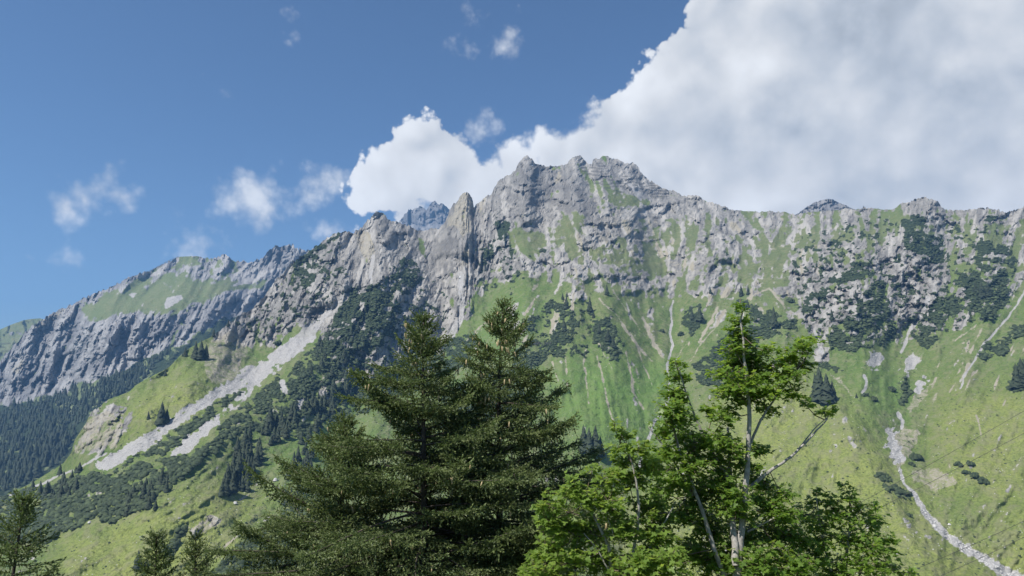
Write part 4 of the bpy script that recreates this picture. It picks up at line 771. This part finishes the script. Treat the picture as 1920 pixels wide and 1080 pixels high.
def make_spruce(tip, label, seed, depth_vis, spread, cap, dens, ncones, lean=0., asym=(0, 0), group=None, nn=26, wh=.30):
    r = np.random.default_rng(seed); gz = -1.75-.55*tip.y
    H = tip.z-gz; base = Vector((tip.x+lean, tip.y, gz)); root = empty('spruce', base, label=label, cat='tree', group=group)
    tr_pts = []; tr_r = []
    for k in range(25):
        f = k/24; tr_pts.append((-lean*f**1.3+.05*math.sin(f*9+seed), .05*math.cos(f*7+seed)*(1-f), H*f-.2*(1-f))); tr_r.append(.012+.019*H*(1-f)**1.05*.75)
    V, Fc = tube(tr_pts, tr_r, 8); obj('trunk', np_mesh('trunk', V, Fc, M_BARK, True), root)
    tp = np.array(tr_pts); ends = []; h = .05; whorl = 0
    while h < depth_vis:
        nb = 5 if h < .5 else (6 if h < 2 else 7)
        for b in range(nb):
            hh = h+r.uniform(-.4, .4)*wh*(1 if h > .3 else .3); hh = max(.03, hh)
            phi = 2*math.pi*(b/nb)+whorl*2.4+r.normal()*.3
            dirx, diry = math.cos(phi), math.sin(phi); sag_ = r.normal()*.10
            boost = 1+asym[0]*dirx*(1 if dirx*asym[0] > 0 else .5)
            L = min(cap, spread*hh**1.02+.09)*r.uniform(.62, 1.12)*boost
            el0 = R(52)*math.exp(-hh/1.1)+R(6)+r.normal()*R(11); droop = .22*min(1, hh/3); upt = .16*min(1, hh/2)
            z0 = H-hh; f = z0/H; ox = np.interp(f, tp[:, 2]/H, tp[:, 0]); oy = np.interp(f, tp[:, 2]/H, tp[:, 1])
            K = max(4, int(L/.16)); pts = []
            for k in range(K+1):
                s_ = k/K; wob = .03*L*math.sin(5*s_+b)
                pts.append(np.array((ox+dirx*L*s_*math.cos(el0)-diry*wob, oy+diry*L*s_*math.cos(el0)+dirx*wob, z0+L*(math.sin(el0)*s_-(droop+sag_*min(1, hh/1.5))*s_*s_*1.2+upt*s_**3))))
            rad = [max(.003, .012*(L**.8)*(1-.85*k/K)) for k in range(K+1)]
            V, Fc = tube(pts, rad, 5); br = obj('branch', np_mesh('branch', V, Fc, M_BARK, True), root)
            tw = []; pts = np.array(pts); lat = np.array((-diry, dirx, 0.)); s_ = .10+.12*min(1., L/2)
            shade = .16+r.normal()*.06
            def at(f_):
                return np.array([np.interp(f_*K, np.arange(K+1), pts[:, c]) for c in range(3)])
            def tuft(p, d, ln, sh_):
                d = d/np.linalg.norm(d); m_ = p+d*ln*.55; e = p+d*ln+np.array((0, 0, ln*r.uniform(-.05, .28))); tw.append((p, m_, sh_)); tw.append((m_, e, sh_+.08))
            def shoots(p0, d0, ln, sh_, step):
                """a side shoot: a curved axis with short twigs both sides and some hanging"""
                d0 = d0/np.linalg.norm(d0); n_ = max(2, int(ln/step)); sd_ = np.cross(d0, (0, 0, 1.)); sd_ /= np.linalg.norm(sd_)+1e-6; pr = p0
                for q_ in range(n_+1):
                    f_ = q_/n_; p = p0+d0*ln*f_+np.array((0, 0, ln*(-.22*f_+.26*f_*f_))); tl = (.09+.15*math.sin(math.pi*min(1, .25+.75*f_)))*r.uniform(.7, 1.25)
                    if q_: tw.append((pr, p, sh_))
                    pr = p
                    for sg in (1, -1):
                        if r.random() < dens: tuft(p, d0*r.uniform(.5, .9)+sd_*sg*r.uniform(.5, .9)+np.array((0, 0, r.uniform(-.45, .15))), tl, sh_+r.normal()*.09)
                    if r.random() < .5*dens: d_ = np.array((r.normal()*.25, r.normal()*.25, -1.))+d0*.4; tw.append((p, p+d_*r.uniform(.08, .22), sh_-.06))
                tuft(pr, d0+np.array((0, 0, .35)), .12, sh_+.12)
            if L < .7:
                shoots(pts[0]*.7+pts[min(K, 2)]*.3, pts[-1]-pts[0], L*.95, shade+.04, .055)
            else:
                f_ = max(.16, .42-.25/L) if hh > 1 else .15
                while f_ < .97:
                    i_ = min(K-1, int(f_*K)); tg = pts[i_+1]-pts[i_]; tg /= np.linalg.norm(tg); p = at(f_)
                    for sg in (1, -1):
                        if r.random() > dens*.92: continue
                        shoots(p, tg*r.uniform(.55, .95)+lat*sg*r.uniform(.6, .95)+np.array((0, 0, r.uniform(-.25, .12))), (.16+.34*L*(1-f_)**.8)*r.uniform(.6, 1.2), shade+r.normal()*.06, .085)
                    f_ += r.uniform(.14, .24)/L
                shoots(at(.8), pts[-1]-at(.8), L*.24, shade+.08, .07)
            tw.append((pts[-2], pts[-1]+(pts[-1]-pts[-2])*.5, shade+.1))
            
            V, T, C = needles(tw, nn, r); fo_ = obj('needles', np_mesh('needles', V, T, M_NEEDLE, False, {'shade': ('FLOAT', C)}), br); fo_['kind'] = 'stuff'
            if L > .35: ends += [(tw[k][1], hh) for k in r.choice(len(tw), min(len(tw), 6), replace=False)]
        h += wh*(.55 if h < .8 else 1); whorl += 1
    tw = [(np.array((tp[-1, 0], tp[-1, 1], H-.3)), np.array((tp[-1, 0]+.01, tp[-1, 1], H+.06)), .3)]
    V, T, C = needles(tw, 60, r); o = obj('leader_shoot', np_mesh('leader_shoot', V, T, M_NEEDLE, False, {'shade': ('FLOAT', C)}), root)
    if ncones:
        wgt = np.array([1.0/(2.2+max(0, e[1]-.5)) if e[1] > .25 else .05 for e in ends]); wgt /= wgt.sum()
        for k in r.choice(len(ends), min(ncones, len(ends)), replace=False, p=wgt):
            for j in range(1 if r.random() < .6 else 2):
                o = obj('cone', CONE, root); o.location = Vector(ends[k][0])+Vector((r.normal()*.03, r.normal()*.03, -.01)); o.rotation_euler = (r.normal()*.15, r.normal()*.15, r.random()*6); s_ = r.uniform(.7, 1.05); o.scale = (s_*.95, s_*.95, s_)
    return root
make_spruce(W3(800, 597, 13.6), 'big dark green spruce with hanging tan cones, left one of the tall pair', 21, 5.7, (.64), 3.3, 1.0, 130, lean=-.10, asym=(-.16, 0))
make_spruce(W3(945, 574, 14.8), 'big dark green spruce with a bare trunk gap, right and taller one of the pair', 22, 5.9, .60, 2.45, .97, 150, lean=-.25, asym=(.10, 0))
make_spruce(W3(645, 790, 14.0), 'lower broad olive spruce hugging the left side of the tall spruce pair', 23, 3.6, .70, 2.4, 1.0, 30, asym=(-.2, 0))
make_spruce(W3(38, 936, 12.5), 'young spruce tip poking up at the lower left corner', 24, 2.2, .46, 1.1, .85, 0, nn=24)
make_spruce(W3(291, 1006, 15.0), 'small olive spruce tip at the bottom edge, left one of two', 25, 1.7, .42, .9, .85, 0, nn=24)
make_spruce(W3(369, 1008, 16.0), 'small olive spruce tip at the bottom edge, right one of two', 26, 1.7, .36, .9, .8, 0, nn=24)

# maples
def leaf_geo():
    half = [(0, 0), (.30, -.08), (.24, .08), (.50, .22), (.42, .42), (.20, .45), (.15, .68)]
    out = half+[(0, 1.0)]+[(-x, y) for x, y in half[:0:-1]]
    V = [(0, .33, 0.0)]+[(x, y, .16*abs(x)-.10*y*y+(.03 if i % 2 else -.03)) for i, (x, y) in enumerate(out)]
    n = len(out); T = [(0, 1+i, 1+(i+1) % n) for i in range(n)]
    return np.array(V, float), np.array(T)
LV, LT = leaf_geo(); LEAF_C = np.full(len(LV), .45); LEAF_C[0] = .65
def make_maple(base, stems, blobs, label, seed, leafmat, ndens, leaf_size, name='maple', nlobj=300, jig=.85):
    """stems: list of (points in world space, r0, r1, bare); blobs: (centre, radius) of leafy masses"""
    r = np.random.default_rng(seed); root = empty(name, base, label=label, cat='tree'); B0 = np.array(base)
    sp = []
    for k, (pts, r0, r1) in enumerate(stems):
        P = np.array([np.array(p)-B0 for p in pts]); n = max(8, len(P)*4); tt = np.linspace(0, len(P)-1, n); PP = np.stack([np.interp(tt, np.arange(len(P)), P[:, c]) for c in range(3)], -1)
        for _ in range(2): PP[1:-1] = (PP[:-2]+2*PP[1:-1]+PP[2:])/4
        PP[1:-1] += r.normal(size=(n-2, 3))*r0*.12
        V, Fc = tube(PP, np.linspace(r0, r1, n), 8); obj('trunk' if k == 0 else 'branch', np_mesh('trunk' if k == 0 else 'branch', V, Fc, M_MBARK, True), root); sp.append(PP)
    SPt = np.concatenate(sp); leaves = []; twp = []
    for (c, rad) in blobs:
        c = np.array(c)-B0; nt = max(3, int(ndens*rad*rad*190))
        near = SPt[np.argsort(((SPt-c-np.array((0, 0, -.3*rad)))**2).sum(1))[:6]]; s0 = near[r.integers(6)]
        mid = (s0+c)/2+np.array((0, 0, -.06)); twp.append(tube([s0, mid, c], [.010, .008, .006], 4))
        for _ in range(nt):
            d = r.normal(size=3); d /= np.linalg.norm(d); d[2] *= .8; e = c+d*rad*r.uniform(.35, 1.0)**.6*np.array((1, .9, 1))
            a = c+(e-c)*r.uniform(0, .35); twp.append(tube([a, (a+e)/2+np.array((0, 0, -.02)), e], [.005, .004, .0025], 3))
            ax = e-a; L = np.linalg.norm(ax)+1e-6; ax /= L
            nl = int(r.integers(7, 12))
            for j in range(nl):
                f = 1-j/nl*min(1, .35/L); pos = a+(e-a)*f
                out = r.normal(size=3)*.8+ax*.5; out[2] = out[2]*.35-.12; out /= np.linalg.norm(out)
                leaves.append((pos+out*r.uniform(.03, .085)*jig, out, leaf_size*r.uniform(.6, 1.25), r.random()))
    V, Fc = join(twp); obj('twigs', np_mesh('twigs', V, Fc, M_MTWIG, True), root)
    n = len(leaves); P = np.array([l[0] for l in leaves]); O = np.array([l[1] for l in leaves]); sz = np.array([l[2] for l in leaves])
    nrm = np.array((0, -.15, 1.))+r.normal(size=(n, 3))*np.array((.42, .42, .2)); yv = O-(O*nrm).sum(1)[:, None]*nrm/(nrm*nrm).sum(1)[:, None]; yv /= np.linalg.norm(yv, axis=1)[:, None]
    nrm = nrm-(nrm*yv).sum(1)[:, None]*yv; nrm /= np.linalg.norm(nrm, axis=1)[:, None]; xv = np.cross(yv, nrm)
    Mx = np.stack([xv, yv, nrm], -1)*sz[:, None, None]
    WP = P+B0; front = np.argsort(WP[:, 1]-.35*sz*30+r.random(n)*.3)
    vis = [i for i in front if WP[i, 1] > 1 and (540-F*math.tan(math.atan2(WP[i, 2], WP[i, 1])-PITCH)) < 1070][:nlobj]; vs = set(vis)
    rest = np.array([i for i in range(n) if i not in vs])
    A = (np.einsum('nij,vj->nvi', Mx[rest], LV)+P[rest][:, None, :]).reshape(-1, 3)
    T = (LT[None]+(np.arange(len(rest))*len(LV))[:, None, None]).reshape(-1, 3); tone = r.random(len(rest))*.8
    C = np.clip(np.tile(LEAF_C, len(rest))*.6+np.repeat(tone, len(LV))*.6-.05, 0, 1)
    fo_ = obj('foliage', np_mesh('foliage', A, T, leafmat, False, {'shade': ('FLOAT', C)}), root); fo_['kind'] = 'stuff'
    lm = [np_mesh('leaf', LV, LT, leafmat, False, {'shade': ('FLOAT', np.clip(LEAF_C*.6+t_, 0, 1))}) for t_ in (0, .2, .4)]
    for i in vis:
        o = obj('leaf', lm[i % 3], root); m4 = Matrix.Identity(4)
        for a in range(3):
            for b in range(3): m4[a][b] = Mx[i, a, b]
            m4[a][3] = P[i, a]
        o.matrix_local = m4
    return root
def st(pts, q, r0, r1, dq=0.): return ([W3(u, v, q-(.30*(1-k/(len(pts)-1)) if r0 > .055 else .04)+dq*k/(len(pts)-1)) for k, (u, v) in enumerate(pts)], r0, r1)
def bl(lst, q, seed, dq=.5):
    r = np.random.default_rng(seed); return [(W3(u, v, q+r.uniform(-1, 1)*dq*min(1, rad/50)), rad*q/F) for u, v, rad in lst]
QM = 12.0
make_maple(W3(1372, 1500, QM), [st([(1372,1500),(1376,1300),(1378,1130),(1384,1050),(1394,970),(1401,890),(1405,810),(1403,745),(1398,685),(1391,620),(1388,560)], QM, .085, .009), st([(1380,1060),(1376,990),(1370,920),(1368,860),(1364,800)], QM, .062, .02, .3),
    st([(1375,1120),(1340,1035),(1318,960),(1290,890),(1275,850),(1262,795)], QM, .045, .014, -.2), st([(1368,900),(1328,836),(1302,780),(1285,730),(1270,685)], QM, .028, .008, .1), st([(1406,915),(1440,885),(1480,860),(1520,820),(1552,785)], QM, .034, .010, -.1), st([(1402,997),(1435,980),(1466,963)], QM, .018, .006, -.3),
    st([(1405,835),(1425,790),(1450,750),(1490,700),(1520,655)], QM, .026, .008, .1), st([(1300,930),(1255,850),(1215,800)], QM, .02, .008, .2), st([(1500,838),(1530,800),(1555,780)], QM, .012, .006, .1)],
    bl([(1388,572,18),(1388,600,28),(1380,622,24),(1398,634,32),(1378,652,34),(1408,664,34),(1372,684,42),(1410,692,44),(1380,714,46),(1425,716,36),(1362,735,36),(1405,748,34),(1455,690,34),(1478,668,32),(1508,650,30),(1526,640,18),(1482,700,34),(1505,684,26),(1452,735,30),(1490,735,26),(1508,756,16),(1440,768,24),(1555,768,17),(1545,772,12),
        (1268,682,20),(1268,706,28),(1262,736,32),(1280,744,24),(1256,770,36),(1276,788,38),(1246,808,32),(1282,826,38),(1310,830,34),(1262,846,30),(1345,820,30),(1330,862,44),(1372,845,36),(1300,872,36),(1350,905,50),(1310,925,48),(1400,872,30),(1428,905,40),(1380,940,54),(1440,950,46),(1470,925,26),(1330,980,58),(1400,1000,56),(1280,960,44),(1460,1000,50),(1360,1050,62),(1430,1060,56),(1300,1040,58),(1490,1060,46),(1460,1110,60),(1360,1120,70),(1240,850,30),(1232,880,28),(1262,900,38),(1240,925,34),(1300,840,34),(1355,790,26),(1338,770,20),(1420,845,26),(1375,770,22),(1470,965,34),(1495,1010,34),(1346,700,22),(1432,740,26),(1440,660,22),(1388,960,30),(1240,980,36),(1225,1040,44)], QM, 61),
    'tall maple with pale forked trunk and dark green leafy spire, right of the spruces', 71, M_LEAF, 1.25, .092)
make_maple(W3(1160, 1500, 11.2), [st([(1160,1500),(1165,1250),(1150,1080),(1140,1020),(1110,960),(1080,920)], 11.2, .05, .010), st([(1152,1090),(1120,1030),(1095,1000)], 11.1, .018, .006), st([(1160,1140),(1185,1050),(1200,960),(1190,880),(1165,815)], 11.3, .032, .008), st([(1150,1000),(1135,960),(1120,940)], 11.1, .012, .005), st([(1170,1100),(1230,1010),(1262,950)], 11.4, .022, .008)],
    bl([(1152,802,17),(1172,818,20),(1160,835,18),(1192,842,30),(1205,872,36),(1165,872,34),(1140,893,34),(1110,880,18),(1180,905,42),(1078,905,26),(1058,925,26),(1035,945,30),(1095,935,38),(1140,940,44),(1020,970,30),(1055,985,46),(1105,990,46),(1160,985,48),(1215,950,44),(1225,1000,50),(1025,1030,44),(1080,1040,50),(1140,1050,54),(1200,1060,54),(1250,1060,50),(1010,1075,44),(1060,1100,60),(1180,1120,70)], 11.2, 62),
    'low bright green bushy maple with thin bare grey stems, between spruces and tall maple', 72, M_LEAF2, 1.2, .095)
make_maple(W3(1570, 1500, 12.6), [st([(1570,1500),(1575,1280),(1580,1120),(1588,1040),(1594,970),(1592,920)], 12.6, .05, .006), st([(1578,1150),(1620,1060),(1655,1010)], 12.6, .024, .006), st([(1575,1120),(1545,1030),(1530,930)], 12.6, .026, .006)],
    bl([(1530,918,15),(1528,945,24),(1508,965,32),(1560,935,26),(1586,912,14),(1592,935,24),(1570,965,36),(1610,965,34),(1636,948,14),(1640,980,28),(1540,1000,44),(1590,1010,44),(1632,1020,38),(1660,1012,22),(1675,1035,20),(1520,1050,46),(1570,1065,52),(1630,1065,44),(1672,1070,28),(1700,1078,16),(1600,1120,60),(1520,1120,60)], 12.6, 63),
    'leafy green young maple at lower right, lower than the tall maple beside it', 73, M_LEAF, .9, .09)

# power line wires crossing the lower right
def wire(a, b, qa, qb, label, sag):
    A = W3(*a, qa); B = W3(*b, qb); pts = []
    d = B-A; A2 = A-d*.9; B2 = B+d*.6
    for k in range(33):
        t = k/32; p = A2.lerp(B2, t); p.z -= sag*4*t*(1-t)-sag*4*.36*.64*0; pts.append(p)
    o = obj('power_wire', np_mesh('power_wire', *tube(pts, [.015]*33, 5), M_WIRE, True)); tag(o, label, 'wire')
wire((1590,946), (1920,764), 52, 58, 'topmost thin dark wire crossing the right hand pasture', .35)
wire((1640,948), (1920,806), 53, 59, 'second thin dark wire just below the topmost one', .35)
wire((1700,1064), (1920,970), 48, 54, 'third thin dark wire above the lower right corner', .35)
wire((1745,1078), (1920,1000), 49, 55, 'lowest thin dark wire nearest the lower right corner', .35)
